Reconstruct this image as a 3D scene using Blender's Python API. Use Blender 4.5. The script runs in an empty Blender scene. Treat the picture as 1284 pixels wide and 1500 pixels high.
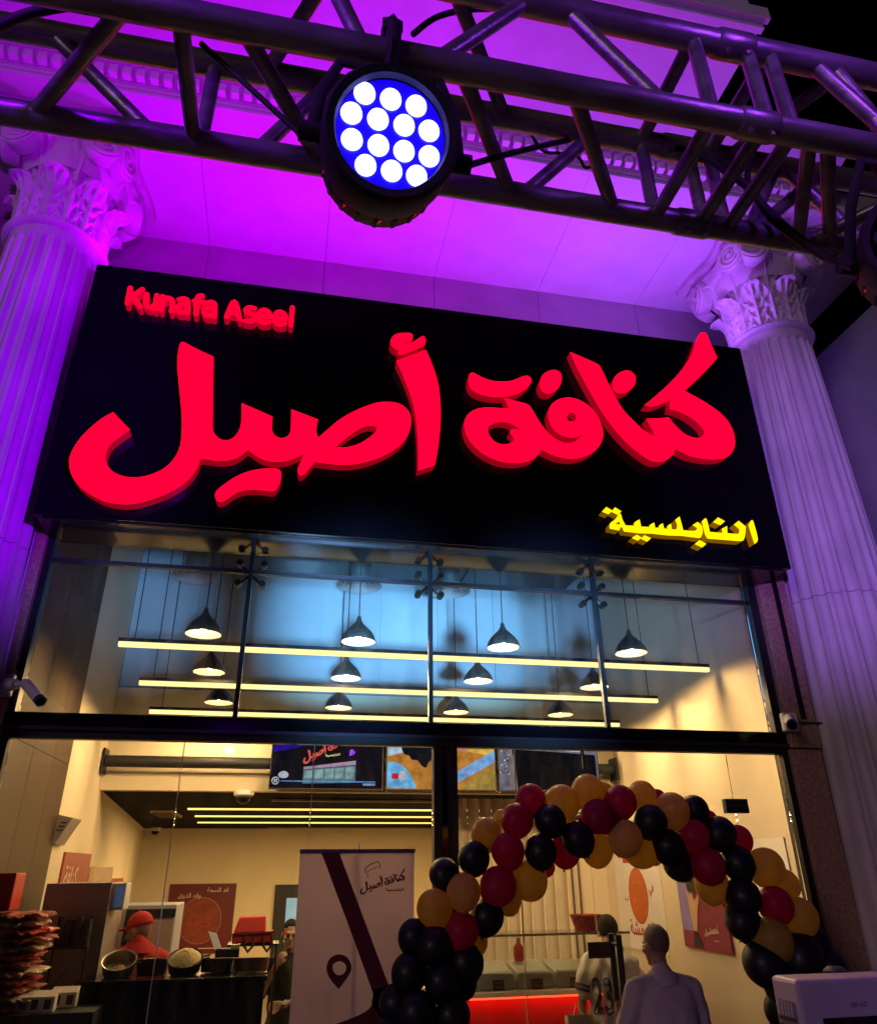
import bpy, bmesh, math, random
from mathutils import Vector, Matrix
random.seed(7)
PI = math.pi
S = bpy.context.scene
COL = S.collection

# ------------------------------------------------------------------ camera
CX, CY, FPX = 642.0, 750.0, 1076.0            # photograph 1284 x 1500
CAM = Vector((0.0, 0.0, 2.1))
def _n(v): return v / v.length
U_ = _n(Vector((-19, -2223, 1076)))
X_ = Vector((5848, 471, 1076)); X_ = _n(X_ - U_ * X_.dot(U_))
Y_ = U_.cross(X_)
def ray(px, py):
    d = Vector(((px - CX) / FPX, (py - CY) / FPX, 1.0))
    return Vector((X_.dot(d), Y_.dot(d), U_.dot(d)))
def at(px, py, Y=None, X=None, Z=None):
    """the point of the place seen at a photograph pixel, on the plane Y=, X= or Z="""
    d = ray(px, py)
    if Y is not None: t = (Y - CAM.y) / d.y
    elif X is not None: t = (X - CAM.x) / d.x
    else: t = (Z - CAM.z) / d.z
    return CAM + d * t
cam = bpy.data.cameras.new('camera'); co = bpy.data.objects.new('camera', cam); COL.objects.link(co)
cam.sensor_fit = 'VERTICAL'; cam.sensor_height = 24.0; cam.lens = 24.0 * FPX / 1500.0
cam.clip_start = 0.05; cam.clip_end = 500
right = Vector((X_.x, Y_.x, U_.x)); up = -Vector((X_.y, Y_.y, U_.y)); fw = Vector((X_.z, Y_.z, U_.z))
m = Matrix.Identity(4)
for i in range(3): m[i][0], m[i][1], m[i][2], m[i][3] = right[i], up[i], -fw[i], CAM[i]
co.matrix_world = m
S.camera = co

# ------------------------------------------------------------------ sky and lights
W = bpy.data.worlds.new('World'); S.world = W; W.use_nodes = True
wn = W.node_tree; bg = wn.nodes['Background']
sky = wn.nodes.new('ShaderNodeTexSky'); sky.sky_type = 'NISHITA'; sky.sun_disc = False
sky.sun_elevation = math.radians(-6); sky.sun_rotation = math.radians(180)
wn.links.new(sky.outputs[0], bg.inputs[0]); bg.inputs[1].default_value = 0.012
S.view_settings.view_transform = 'Standard'; S.view_settings.look = 'None'
S.view_settings.exposure = 0.0; S.view_settings.gamma = 1.0
S.render.engine = 'CYCLES'
S.cycles.use_denoising = True
S.cycles.max_bounces = 7; S.cycles.diffuse_bounces = 3; S.cycles.glossy_bounces = 3
S.cycles.transparent_max_bounces = 14; S.cycles.transmission_bounces = 4
S.cycles.sample_clamp_indirect = 4.0
S.cycles.caustics_reflective = False; S.cycles.caustics_refractive = False

def lamp(name, kind, loc, power, color, target=None, size=0.05, cone=60, blend=0.5, size_y=None):
    l = bpy.data.lights.new(name, kind); o = bpy.data.objects.new(name, l); COL.objects.link(o)
    l.energy = power; l.color = color; o.location = loc
    if kind == 'SPOT':
        l.spot_size = math.radians(cone); l.spot_blend = blend; l.shadow_soft_size = size
    elif kind == 'AREA':
        l.size = size
        if size_y: l.shape = 'RECTANGLE'; l.size_y = size_y
    elif kind == 'SUN': l.angle = size
    else: l.shadow_soft_size = size
    if target is not None:
        o.rotation_euler = (Vector(target) - Vector(loc)).to_track_quat('-Z', 'Y').to_euler()
    return o
# added sun lamp: faint fill standing in for street light, from behind the camera
lamp('fill_sun', 'SUN', (-14, -10, 5.5), 0.26, (0.95, 0.66, 0.72), target=(1.0, 5, 1.2), size=math.radians(16))
# assumed unseen colour washers on the sign, throwing light up at the portico ceiling
for wx, wp, wc in ((-1.5, 76, (0.48, 0.0, 1.0)), (-0.35, 72, (0.54, 0.0, 1.0)), (0.8, 68, (0.52, 0.0, 1.0)), (1.95, 72, (0.45, 0.02, 1.0)), (3.05, 80, (0.38, 0.06, 1.0)), (3.9, 76, (0.34, 0.08, 1.0))):
    lamp('assumed_washer', 'SPOT', (wx, 5.50, 6.85), wp, wc, (wx, 5.05, 8.45), 0.06, 150, 0.6)
# assumed unseen lamp heads on the truss, above the picture, thrown at the shop
lamp('assumed_spot_purple', 'SPOT', (0.9, 0.7, 3.8), 1600, (0.27, 0.0, 1.0), (-2.9, 5.4, 5.6), 0.05, 46, 0.9)
lamp('assumed_spot_violet', 'SPOT', (1.2, 0.7, 3.8), 850, (0.35, 0.13, 1.0), (5.1, 5.4, 5.2), 0.05, 42, 0.9)
# blue beams of two assumed lamps on stands behind the camera, through the upper window
lamp('stand_spot_blue', 'SPOT', (0.1, -1.0, 1.75), 13500, (0.20, 0.53, 1.0), (0.72, 9.0, 4.9), 0.30, 14.5, 1.0)
lamp('assumed_spot_blue_b', 'SPOT', (1.5, -1.0, 1.75), 12500, (0.20, 0.53, 1.0), (2.25, 9.0, 4.9), 0.30, 14.5, 1.0)
lamp('added_spot_blue_c', 'SPOT', (0.1, -1.0, 1.75), 4200, (0.24, 0.50, 1.0), (-1.75, 8.6, 4.85), 0.30, 11, 1.0)  # extra beam added to spread the blue onto the left wall
lamp('added_spot_blue_d', 'SPOT', (1.5, -1.0, 1.75), 4200, (0.24, 0.50, 1.0), (3.95, 8.3, 4.8), 0.30, 12, 1.0)  # extra beam added to spread the blue onto the right wall
lamp('truss_spot_cornice', 'SPOT', (-0.6, 0.6, 3.95), 850, (0.46, 0.0, 1.0), (-1.2, 4.6, 9.0), 0.05, 62, 0.9)  # added unseen spot to brighten the cornice front and dentils
lamp('added_spot_cornice_b', 'SPOT', (2.2, 0.6, 3.95), 200, (0.38, 0.08, 1.0), (2.6, 4.6, 9.0), 0.05, 60, 0.9)  # weaker added spot for the right part of the cornice
lamp('added_spot_floor', 'SPOT', (1.5, 0.45, 3.75), 60, (0.30, 0.03, 1.0), (2.7, 3.4, 1.2), 0.05, 50, 0.9)  # added unseen spot that throws violet light on the air cooler
lamp('truss_lamp_spill', 'POINT', (-0.75, 0.30, 3.62), 20.0, (0.28, 0.0, 1.0), size=0.06)  # added point lights standing in for spill from unseen neighbouring stage lamps
lamp('added_spill_b', 'POINT', (0.95, 0.30, 3.62), 6.0, (0.34, 0.05, 1.0), size=0.06)  # second added point, right of the round lamp
# ------------------------------------------------------------------ materials
MATS = {}
def _bsdf(mt): return next(n for n in mt.node_tree.nodes if n.type == 'BSDF_PRINCIPLED')
def mat(name, color, rough=0.6, metal=0.0, var=0.12, scale=6.0, bump=0.0, bscale=60.0, emit=None, estr=0.0, spec=0.5, stretch=(1, 1, 1), detail=5):
    if name in MATS: return MATS[name]
    mt = bpy.data.materials.new(name); mt.use_nodes = True
    nt = mt.node_tree; b = _bsdf(mt)
    b.inputs['Roughness'].default_value = rough; b.inputs['Metallic'].default_value = metal
    b.inputs['Specular IOR Level'].default_value = spec
    tc = nt.nodes.new('ShaderNodeTexCoord'); mp = nt.nodes.new('ShaderNodeMapping')
    mp.inputs['Scale'].default_value = stretch
    nt.links.new(tc.outputs['Object'], mp.inputs[0])
    nz = nt.nodes.new('ShaderNodeTexNoise'); nz.inputs['Scale'].default_value = scale; nz.inputs['Detail'].default_value = detail
    nt.links.new(mp.outputs[0], nz.inputs['Vector'])
    cr = nt.nodes.new('ShaderNodeValToRGB'); e = cr.color_ramp.elements
    c = Vector(color[:3])
    e[0].position = 0.3; e[1].position = 0.72
    e[0].color = (*(c * (1 - var)), 1); e[1].color = (*[min(1, v) for v in c * (1 + var)], 1)
    nt.links.new(nz.outputs['Fac'], cr.inputs[0]); nt.links.new(cr.outputs[0], b.inputs['Base Color'])
    rr = nt.nodes.new('ShaderNodeMapRange'); rr.inputs[3].default_value = max(0.02, rough - 0.08); rr.inputs[4].default_value = min(1, rough + 0.1)
    nt.links.new(nz.outputs['Fac'], rr.inputs[0]); nt.links.new(rr.outputs[0], b.inputs['Roughness'])
    if bump:
        n2 = nt.nodes.new('ShaderNodeTexNoise'); n2.inputs['Scale'].default_value = bscale; n2.inputs['Detail'].default_value = 4
        nt.links.new(mp.outputs[0], n2.inputs['Vector'])
        bp = nt.nodes.new('ShaderNodeBump'); bp.inputs['Strength'].default_value = bump; bp.inputs['Distance'].default_value = 0.01
        nt.links.new(n2.outputs['Fac'], bp.inputs['Height']); nt.links.new(bp.outputs[0], b.inputs['Normal'])
    if emit:
        b.inputs['Emission Color'].default_value = (*emit, 1); b.inputs['Emission Strength'].default_value = estr
    MATS[name] = mt
    return mt
def glass_mat(name, tint=(0.93, 0.96, 0.95), dirt=0.03):
    if name in MATS: return MATS[name]
    mt = bpy.data.materials.new(name); mt.use_nodes = True; nt = mt.node_tree; nt.nodes.clear()
    out = nt.nodes.new('ShaderNodeOutputMaterial')
    tr = nt.nodes.new('ShaderNodeBsdfTransparent'); tr.inputs[0].default_value = (*tint, 1)
    gl = nt.nodes.new('ShaderNodeBsdfGlossy'); gl.inputs['Roughness'].default_value = 0.02
    df = nt.nodes.new('ShaderNodeBsdfDiffuse'); df.inputs[0].default_value = (0.6, 0.58, 0.55, 1)
    tl = nt.nodes.new('ShaderNodeBsdfTranslucent'); tl.inputs[0].default_value = (0.6, 0.58, 0.55, 1)
    ad = nt.nodes.new('ShaderNodeMixShader'); nt.links.new(df.outputs[0], ad.inputs[1]); nt.links.new(tl.outputs[0], ad.inputs[2])
    fr = nt.nodes.new('ShaderNodeFresnel'); fr.inputs[0].default_value = 1.35
    mx = nt.nodes.new('ShaderNodeMixShader'); nt.links.new(fr.outputs[0], mx.inputs[0])
    nt.links.new(tr.outputs[0], mx.inputs[1]); nt.links.new(gl.outputs[0], mx.inputs[2])
    tc = nt.nodes.new('ShaderNodeTexCoord'); mp = nt.nodes.new('ShaderNodeMapping'); mp.inputs['Scale'].default_value = (3.0, 3.0, 0.8)
    nz = nt.nodes.new('ShaderNodeTexNoise'); nz.inputs['Scale'].default_value = 3.5; nz.inputs['Detail'].default_value = 9; nz.inputs['Roughness'].default_value = 0.7
    nt.links.new(tc.outputs['Object'], mp.inputs[0]); nt.links.new(mp.outputs[0], nz.inputs['Vector'])
    mr = nt.nodes.new('ShaderNodeMapRange'); mr.inputs[1].default_value = 0.45; mr.inputs[2].default_value = 0.8; mr.inputs[3].default_value = 0.0; mr.inputs[4].default_value = dirt * 4
    nt.links.new(nz.outputs['Fac'], mr.inputs[0])
    m2 = nt.nodes.new('ShaderNodeMixShader'); nt.links.new(mr.outputs[0], m2.inputs[0])
    nt.links.new(mx.outputs[0], m2.inputs[1]); nt.links.new(ad.outputs[0], m2.inputs[2])
    nt.links.new(m2.outputs[0], out.inputs[0]); MATS[name] = mt
    return mt
def glow(name, color, strength):
    if name in MATS: return MATS[name]
    mt = bpy.data.materials.new(name); mt.use_nodes = True; nt = mt.node_tree; nt.nodes.clear()
    out = nt.nodes.new('ShaderNodeOutputMaterial'); em = nt.nodes.new('ShaderNodeEmission')
    em.inputs[0].default_value = (*color, 1); em.inputs[1].default_value = strength
    nt.links.new(em.outputs[0], out.inputs[0]); MATS[name] = mt
    return mt

plaster = mat('white_plaster', (0.72, 0.70, 0.68), 0.75, var=0.07, scale=3, bump=0.15, bscale=90)
stone_col = mat('column_stone', (0.62, 0.59, 0.56), 0.72, var=0.20, scale=5, bump=0.3, bscale=70, stretch=(1, 1, 0.3), detail=9)
wall_plain = mat('render_wall', (0.38, 0.35, 0.34), 0.8, var=0.12, scale=2.5, bump=0.2, bscale=40)
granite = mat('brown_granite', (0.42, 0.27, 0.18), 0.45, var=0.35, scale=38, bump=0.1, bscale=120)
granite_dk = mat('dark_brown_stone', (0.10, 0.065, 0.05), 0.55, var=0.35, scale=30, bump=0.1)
black_gloss = mat('black_cladding', (0.005, 0.004, 0.007), 0.16, var=0.2, scale=3, spec=0.25)
black_matt = mat('black_paint', (0.012, 0.012, 0.013), 0.55, var=0.3, scale=9)
black_metal = mat('black_aluminium', (0.02, 0.02, 0.022), 0.35, metal=0.6, var=0.2, scale=12)
truss_metal = mat('painted_truss_tube', (0.36, 0.33, 0.36), 0.34, metal=0.6, var=0.35, scale=25, bump=0.12, bscale=80, stretch=(0.3, 1, 1))
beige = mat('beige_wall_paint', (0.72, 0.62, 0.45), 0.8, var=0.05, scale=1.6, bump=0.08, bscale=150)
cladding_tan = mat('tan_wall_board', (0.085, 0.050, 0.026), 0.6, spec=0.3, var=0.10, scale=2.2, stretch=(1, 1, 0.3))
upper_grey = mat('grey_wall_panel', (0.42, 0.45, 0.48), 0.55, var=0.08, scale=1.5)
ceil_black = mat('black_ceiling', (0.007, 0.0055, 0.005), 0.9, var=0.2, scale=2, spec=0.08)
floor_m = mat('floor_tile', (0.14, 0.11, 0.09), 0.3, var=0.12, scale=3)
pave_m = mat('street_paving', (0.12, 0.115, 0.11), 0.7, var=0.25, scale=1.5, bump=0.3, bscale=30)
glass = glass_mat('shop_glass', dirt=0.004)
glass_up = glass_mat('upper_glass', dirt=0.010)
joint_m = mat('dark_glazing_bar', (0.035, 0.03, 0.04), 0.3, metal=0.5, var=0.2)
white_pl = mat('white_plastic', (0.70, 0.70, 0.70), 0.45, var=0.06)
chrome = mat('brushed_steel', (0.55, 0.54, 0.52), 0.3, metal=1.0, var=0.1, scale=30)
dark_m = mat('dark_rubber', (0.015, 0.015, 0.016), 0.7, var=0.3)
red_face = glow('lit_red_acrylic', (1.0, 0.0, 0.018), 2.6)
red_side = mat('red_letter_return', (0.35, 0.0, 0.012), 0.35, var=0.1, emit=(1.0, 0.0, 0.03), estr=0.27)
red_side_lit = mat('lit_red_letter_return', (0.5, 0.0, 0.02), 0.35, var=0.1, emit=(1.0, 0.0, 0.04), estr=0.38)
yel_face = glow('lit_yellow_acrylic', (1.0, 0.84, 0.0), 1.25)
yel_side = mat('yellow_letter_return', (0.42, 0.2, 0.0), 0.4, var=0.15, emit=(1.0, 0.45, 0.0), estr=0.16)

# ------------------------------------------------------------------ builders
class MB:
    def __init__(s): s.v = []; s.f = []; s.mi = []
    def add(s, vs, fs, mi=0):
        b = len(s.v); s.v.extend(Vector(v) for v in vs)
        for f in fs: s.f.append([i + b for i in f]); s.mi.append(mi)
        return s
    def box(s, x0, x1, y0, y1, z0, z1, mi=0):
        return s.add([(x0,y0,z0),(x1,y0,z0),(x1,y1,z0),(x0,y1,z0),(x0,y0,z1),(x1,y0,z1),(x1,y1,z1),(x0,y1,z1)],
                     [(0,3,2,1),(4,5,6,7),(0,1,5,4),(1,2,6,5),(2,3,7,6),(3,0,4,7)], mi)
    def obox(s, c, ax, ay, az, mi=0):
        c, ax, ay, az = map(Vector, (c, ax, ay, az))
        vs = [c + ax*i + ay*j + az*k for k in (-1, 1) for i, j in ((-1,-1),(1,-1),(1,1),(-1,1))]
        return s.add(vs, [(0,3,2,1),(4,5,6,7),(0,1,5,4),(1,2,6,5),(2,3,7,6),(3,0,4,7)], mi)
    def tube(s, pts, rad, seg=12, caps=True, mi=0, flat=1.0):
        pts = [Vector(p) for p in pts]; n = len(pts)
        if not isinstance(rad, (list, tuple)): rad = [rad] * n
        prev = None; rings = []
        for i in range(n):
            t = (pts[min(i+1, n-1)] - pts[max(i-1, 0)]).normalized()
            if prev is None:
                a = Vector((0, 0, 1)) if abs(t.z) < 0.9 else Vector((0, 1, 0))
                u = t.cross(a).normalized()
            else: u = (prev - t * prev.dot(t)).normalized()
            prev = u; w = t.cross(u)
            rings.append([pts[i] + (u * math.cos(2*PI*k/seg) + w * math.sin(2*PI*k/seg) * flat) * rad[i] for k in range(seg)])
        vs = [p for r in rings for p in r]; fs = []
        for i in range(n-1):
            for k in range(seg):
                k2 = (k+1) % seg
                fs.append((i*seg+k, i*seg+k2, (i+1)*seg+k2, (i+1)*seg+k))
        if caps: fs.append(tuple(range(seg))[::-1]); fs.append(tuple(range((n-1)*seg, n*seg)))
        return s.add(vs, fs, mi)
    def lathe(s, prof, seg=32, c=(0, 0, 0), mi=0, close=False):
        c = Vector(c); n = len(prof); vs = []; fs = []
        for r, z in prof:
            for k in range(seg):
                a = 2*PI*k/seg; vs.append(c + Vector((r*math.cos(a), r*math.sin(a), z)))
        for i in range(n-1):
            for k in range(seg):
                k2 = (k+1) % seg; fs.append((i*seg+k, i*seg+k2, (i+1)*seg+k2, (i+1)*seg+k))
        if close: fs.append(tuple(range(seg))[::-1]); fs.append(tuple(range((n-1)*seg, n*seg)))
        return s.add(vs, fs, mi)
    def grid(s, fn, nu, nv, mi=0, wrap=False):
        vs = [fn(i/(nu), j/(nv)) for j in range(nv+1) for i in range(nu + (0 if wrap else 1))]
        w = nu if wrap else nu+1; fs = []
        for j in range(nv):
            for i in range(nu):
                i2 = (i+1) % w; fs.append((j*w+i, j*w+i2, (j+1)*w+i2, (j+1)*w+i))
        return s.add(vs, fs, mi)
    def ball(s, c, r, nu=14, nv=9, mi=0):
        c = Vector(c); r = Vector((r, r, r)) if not hasattr(r, '__len__') else Vector(r)
        return s.grid(lambda u, v: c + Vector((r.x*math.cos(2*PI*u)*math.sin(PI*v), r.y*math.sin(2*PI*u)*math.sin(PI*v), -r.z*math.cos(PI*v))), nu, nv, mi, wrap=True)
    def prism(s, poly, y0, y1, mi=0):     # poly in x,z ; extruded in y
        n = len(poly); vs = [(x, y0, z) for x, z in poly] + [(x, y1, z) for x, z in poly]
        fs = [tuple(range(n)), tuple(range(n, 2*n))[::-1]] + [(i, i+n, (i+1) % n + n, (i+1) % n) for i in range(n)]
        return s.add(vs, fs, mi)
    def mesh(s, name, mats, smooth=False, off=(0, 0, 0)):
        me = bpy.data.meshes.new(name); off = Vector(off)
        me.from_pydata([tuple(v - off) for v in s.v], [], s.f)
        for q in (mats if isinstance(mats, (list, tuple)) else [mats]): me.materials.append(q)
        for p, k in zip(me.polygons, s.mi): p.material_index = k; p.use_smooth = bool(smooth)
        bm = bmesh.new(); bm.from_mesh(me); bmesh.ops.recalc_face_normals(bm, faces=bm.faces); bm.to_mesh(me); bm.free()
        if smooth and smooth != 'all':
            try: me.set_sharp_from_angle(angle=math.radians(40))
            except Exception: pass
        return me
    def build(s, name, mats, parent=None, smooth=False, bevel=0.0):
        off = wloc(parent)
        o = bpy.data.objects.new(name, s.mesh(name, mats, smooth, off)); COL.objects.link(o)
        if parent: o.parent = parent
        if bevel:
            b = o.modifiers.new('bevel', 'BEVEL'); b.width = bevel; b.segments = 2; b.limit_method = 'ANGLE'
        return o
def wloc(o):
    v = Vector((0, 0, 0))
    while o is not None: v += o.location; o = o.parent
    return v
def thing(name, label, cat, loc=(0, 0, 0), group=None):
    o = bpy.data.objects.new(name, None); COL.objects.link(o); o.location = loc; o.empty_display_size = 0.2
    return tag(o, label, cat, group)
def tag(o, label, cat, group=None):
    o['label'] = label; o['category'] = cat
    if group: o['group'] = group
    return o
def struct(o): o['kind'] = 'structure'; return o
def link_mesh(name, me, parent=None, loc=(0, 0, 0), rot=None):
    o = bpy.data.objects.new(name, me); COL.objects.link(o); o.location = loc
    if rot: o.rotation_euler = rot
    if parent: o.parent = parent
    return o
def copy_tree(o, parent=None):
    c = o.copy(); COL.objects.link(c); c.parent = parent
    for ch in list(o.children): copy_tree(ch, c)
    return c
def box_obj(name, m_, x0, x1, y0, y1, z0, z1, parent=None, bevel=0.0):
    return MB().box(x0, x1, y0, y1, z0, z1).build(name, m_, parent, bevel=bevel)

# outlines: list of (x, y) or (x, y, 1) for a sharp corner, smoothed by Catmull-Rom
def smooth_outline(pts, n=6):
    out = []; N = len(pts)
    P = [Vector(p[:2]) for p in pts]; C = [len(p) > 2 for p in pts]
    for i in range(N):
        p1, p2 = P[i], P[(i+1) % N]
        t1 = Vector((0, 0)) if C[i] else (p2 - P[i-1]) * 0.5
        t2 = Vector((0, 0)) if C[(i+1) % N] else (P[(i+2) % N] - p1) * 0.5
        if C[i]: t1 = (p2 - p1) * 0.9 - t2 * 0.2
        if C[(i+1) % N]: t2 = (p2 - p1) * 0.9 - t1 * 0.2
        L = (p2 - p1).length
        for t in (t1, t2):
            if t.length > L * 1.2: t *= L * 1.2 / t.length
        k = n if L > 0 else 1
        for j in range(k):
            s = j / k; s2, s3 = s*s, s*s*s
            out.append(p1*(2*s3-3*s2+1) + t1*(s3-2*s2+s) + p2*(-2*s3+3*s2) + t2*(s3-s2))
    return out
def fill_outlines(loops, extrude=0.0):
    key = (id(loops), extrude)
    if key in FILLED: return FILLED[key]
    out_ = _fill(loops, extrude)
    if not isinstance(loops, list) or len(loops) and id(loops) in KEEP: FILLED[key] = out_
    return out_
FILLED, KEEP = {}, set()
def _fill(loops, extrude=0.0):
    """loops of 2D points -> (verts, faces) of a filled (holes respected), optionally extruded, flat shape"""
    cu = bpy.data.curves.new('outline', 'CURVE'); cu.dimensions = '2D'; cu.fill_mode = 'BOTH' if extrude else 'FRONT'
    cu.extrude = extrude
    for lp in loops:
        sp = cu.splines.new('POLY'); sp.points.add(len(lp) - 1); sp.use_cyclic_u = True
        for q, p in zip(sp.points, lp): q.co = (p[0], p[1], 0, 1)
    o = bpy.data.objects.new('outline', cu); COL.objects.link(o)
    dg = bpy.context.evaluated_depsgraph_get(); me = bpy.data.meshes.new_from_object(o.evaluated_get(dg))
    vs = [v.co.copy() for v in me.vertices]; fs = [(tuple(p.vertices), p.normal.copy()) for p in me.polygons]
    bpy.data.objects.remove(o); bpy.data.curves.remove(cu); bpy.data.meshes.remove(me)
    return vs, fs
AR = {}
for ch, base, n in [('ا',0xFE8D,2),('ب',0xFE8F,4),('ة',0xFE93,2),('ت',0xFE95,4),('ج',0xFE9D,4),('ح',0xFEA1,4),('د',0xFEA9,2),('ذ',0xFEAB,2),('ر',0xFEAD,2),('ز',0xFEAF,2),('س',0xFEB1,4),('ش',0xFEB5,4),('ص',0xFEB9,4),('ع',0xFEC9,4),('غ',0xFECD,4),('ف',0xFED1,4),('ق',0xFED5,4),('ك',0xFED9,4),('ل',0xFEDD,4),('م',0xFEE1,4),('ن',0xFEE5,4),('ه',0xFEE9,4),('و',0xFEED,2),('ي',0xFEF1,4),('أ',0xFE83,2)]:
    AR[ch] = (base, n)
def shape_ar(t):
    out = []
    for i, c in enumerate(t):
        if c not in AR: out.append(c); continue
        b, n = AR[c]
        prev = i > 0 and t[i-1] in AR and AR[t[i-1]][1] == 4
        nxt = i + 1 < len(t) and t[i+1] in AR and n == 4
        k = (3 if nxt else 1) if prev else (2 if nxt else 0)
        out.append(chr(b + k))
    return ''.join(reversed(out))
def text_shape(txt, extrude=0.0, bold=0.0):
    cu = bpy.data.curves.new('text', 'FONT'); cu.body = txt; cu.size = 1.0; cu.extrude = extrude; cu.offset = bold; cu.resolution_u = 4
    o = bpy.data.objects.new('text', cu); COL.objects.link(o)
    dg = bpy.context.evaluated_depsgraph_get(); me = bpy.data.meshes.new_from_object(o.evaluated_get(dg))
    vs = [v.co.copy() for v in me.vertices]; fs = [tuple(p.vertices) for p in me.polygons]
    bpy.data.objects.remove(o); bpy.data.curves.remove(cu); bpy.data.meshes.remove(me)
    return vs, fs
def text_obj(name, txt, m_, parent, origin, ux, uz, width=None, height=None, bold=0.0):
    """flat lettering: origin = lower left corner, ux / uz = unit directions of the writing and of its height"""
    vs, fs = text_shape(txt, 0.0, bold)
    if not vs: return None
    x0 = min(v.x for v in vs); x1 = max(v.x for v in vs); y0 = min(v.y for v in vs); y1 = max(v.y for v in vs)
    sx = width / (x1 - x0) if width else None; sy = height / (y1 - y0) if height else None
    sx = sx or sy; sy = sy or sx
    origin, ux, uz = Vector(origin), Vector(ux), Vector(uz)
    mb = MB(); mb.add([origin + ux * ((v.x - x0) * sx) + uz * ((v.y - y0) * sy) for v in vs], fs)
    return mb.build(name, m_, parent)

# ------------------------------------------------------------------ ground
struct(MB().box(-60, 60, -60, 5.6, -0.045, 0.0).build('pavement', pave_m))
struct(MB().box(-200, 200, -200, 200, -1.0, -0.32).build('ground', mat('asphalt', (0.05, 0.05, 0.05), 0.85, var=0.2)))

# ------------------------------------------------------------------ building: portico ceiling, cornice, walls, piers
SOF, WY = 8.45, 6.55
bld = thing('shop_building', 'pale portico facade with coffered cornice above the black shop sign', 'building', (1.1, 6.55, 0))
# upper wall behind the sign: slabs with joints
for i, x in enumerate([-7.4, -3.85, -2.56, -1.27, 0.02, 1.31, 2.60, 3.88, 5.2]):
    x1 = [-3.85, -2.56, -1.27, 0.02, 1.31, 2.60, 3.88, 5.2, 6.3][i]
    MB().box(x + 0.003, x1 - 0.003, WY, WY + 0.3, 7.985, SOF + 0.2).build('wall_slab', wall_plain, bld)
    MB().box(x + 0.003, x1 - 0.003, WY - 0.02, WY + 0.3, 5.2, 7.975).build('wall_slab', wall_plain, bld)
    MB().box(x + 0.0025, x1 - 0.0025, 4.80, WY - 0.004, SOF, SOF + 0.15).build('soffit_panel', plaster, bld)
box_obj('soffit_backing', wall_plain, -7.4, 6.3, 4.82, 6.9, SOF + 0.16, SOF + 0.4, bld)
box_obj('wall_backing', wall_plain, -7.4, 6.3, WY + 0.05, WY + 0.4, 4.9, SOF + 0.1, bld)
# entablature front: stepped bands, dentils, projecting cornice
cor = MB()
prof = [(4.82, SOF - 0.012), (4.785, SOF - 0.012), (4.785, SOF + 0.025), (4.768, SOF + 0.028), (4.768, SOF + 0.06), (4.75, SOF + 0.065), (4.75, SOF + 0.20),
        (4.67, SOF + 0.205), (4.63, SOF + 0.24), (4.60, SOF + 0.30), (4.57, SOF + 0.36), (4.42, SOF + 0.40), (4.42, SOF + 0.9), (4.82, SOF + 0.9)]
n = len(prof)
cor.add([(-7.4, y, z) for y, z in prof] + [(5.35, y, z) for y, z in prof], [(i, i+1, i+1+n, i+n) for i in range(n-1)] + [tuple(range(n))[::-1], tuple(range(n, 2*n))])
cornice = cor.build('cornice', plaster, bld)
dm = MB().box(-0.036, 0.036, -0.075, 0.0, 0.0, 0.10).mesh('dentil', plaster)
x = -3.4; k = 0
while x < 5.25:
    link_mesh('dentil', dm, cornice, (x - 1.1, 4.75 - WY, SOF + 0.082)); x += 0.118
# corona: big projecting slab whose underside shows, and its moulded front
corona = MB().box(-7.4, 3.75, 3.50, 4.42, 9.0, 9.12).build('corona', plaster, bld)
MB().box(-7.4, 3.78, 3.44, 3.499, 8.98, 9.10).build('moulding', plaster, bld)
MB().box(-7.4, 3.82, 3.38, 3.439, 9.04, 9.2).build('moulding', plaster, bld)
MB().box(-7.4, 3.76, 3.50, 3.8, 9.125, 10.6).build('parapet', plaster, bld)
# piers on either side of the shopfront
pierR = thing('stone_pier', 'brown granite pier to the right of the glass entrance, behind the fluted column', 'pier', (4.3, 5.7, 0))
MB().box(4.10, 4.38, 5.62, 6.2, 0, 2.96).build('pier_face', granite, pierR, bevel=0.006)
MB().box(4.10, 4.38, 5.60, 6.2, 2.97, 5.2).build('pier_face', granite, pierR, bevel=0.006)
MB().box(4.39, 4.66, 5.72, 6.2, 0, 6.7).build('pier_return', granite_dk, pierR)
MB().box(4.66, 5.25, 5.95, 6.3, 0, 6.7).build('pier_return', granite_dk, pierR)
box_obj('channel', black_metal, 4.24, 4.275, 5.575, 5.598, 3.2, 4.9, pierR)
pierL = thing('stone_pier', 'dark brown pier to the left of the upper window, beside the fluted column', 'pier', (-2.0, 5.7, 0))
MB().box(-2.12, -1.90, 5.62, 6.2, 0, 2.96).build('pier_face', granite, pierL, bevel=0.006)
MB().box(-2.12, -1.90, 5.60, 6.2, 2.97, 5.2).build('pier_face', granite, pierL, bevel=0.006)
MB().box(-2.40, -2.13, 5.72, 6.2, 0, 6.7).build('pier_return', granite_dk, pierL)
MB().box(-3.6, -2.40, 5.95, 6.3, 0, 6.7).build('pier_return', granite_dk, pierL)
box_obj('channel', black_metal, -2.02, -1.985, 5.575, 5.598, 3.3, 4.9, pierL)
MB().tube([(-1.965, 5.585, 3.3), (-1.965, 5.585, 4.9)], 0.006, 8).build('conduit', chrome, pierL)
# neighbour's grey flank wall on the right
nb = thing('neighbouring_wall', 'dark grey flank wall beyond the right column', 'wall', (6.4, 5, 0))
MB().box(6.4, 6.9, 2.5, 9.5, 0, 8.05).build('wall_face', mat('grey_render', (0.34, 0.35, 0.38), 0.85, var=0.12, scale=2, bump=0.2), nb)
MB().tube([(6.385, 5.6, 4.2), (6.385, 5.62, 5.6), (6.385, 5.5, 6.4)], 0.012, 8).build('conduit', dark_m, nb)

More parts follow.
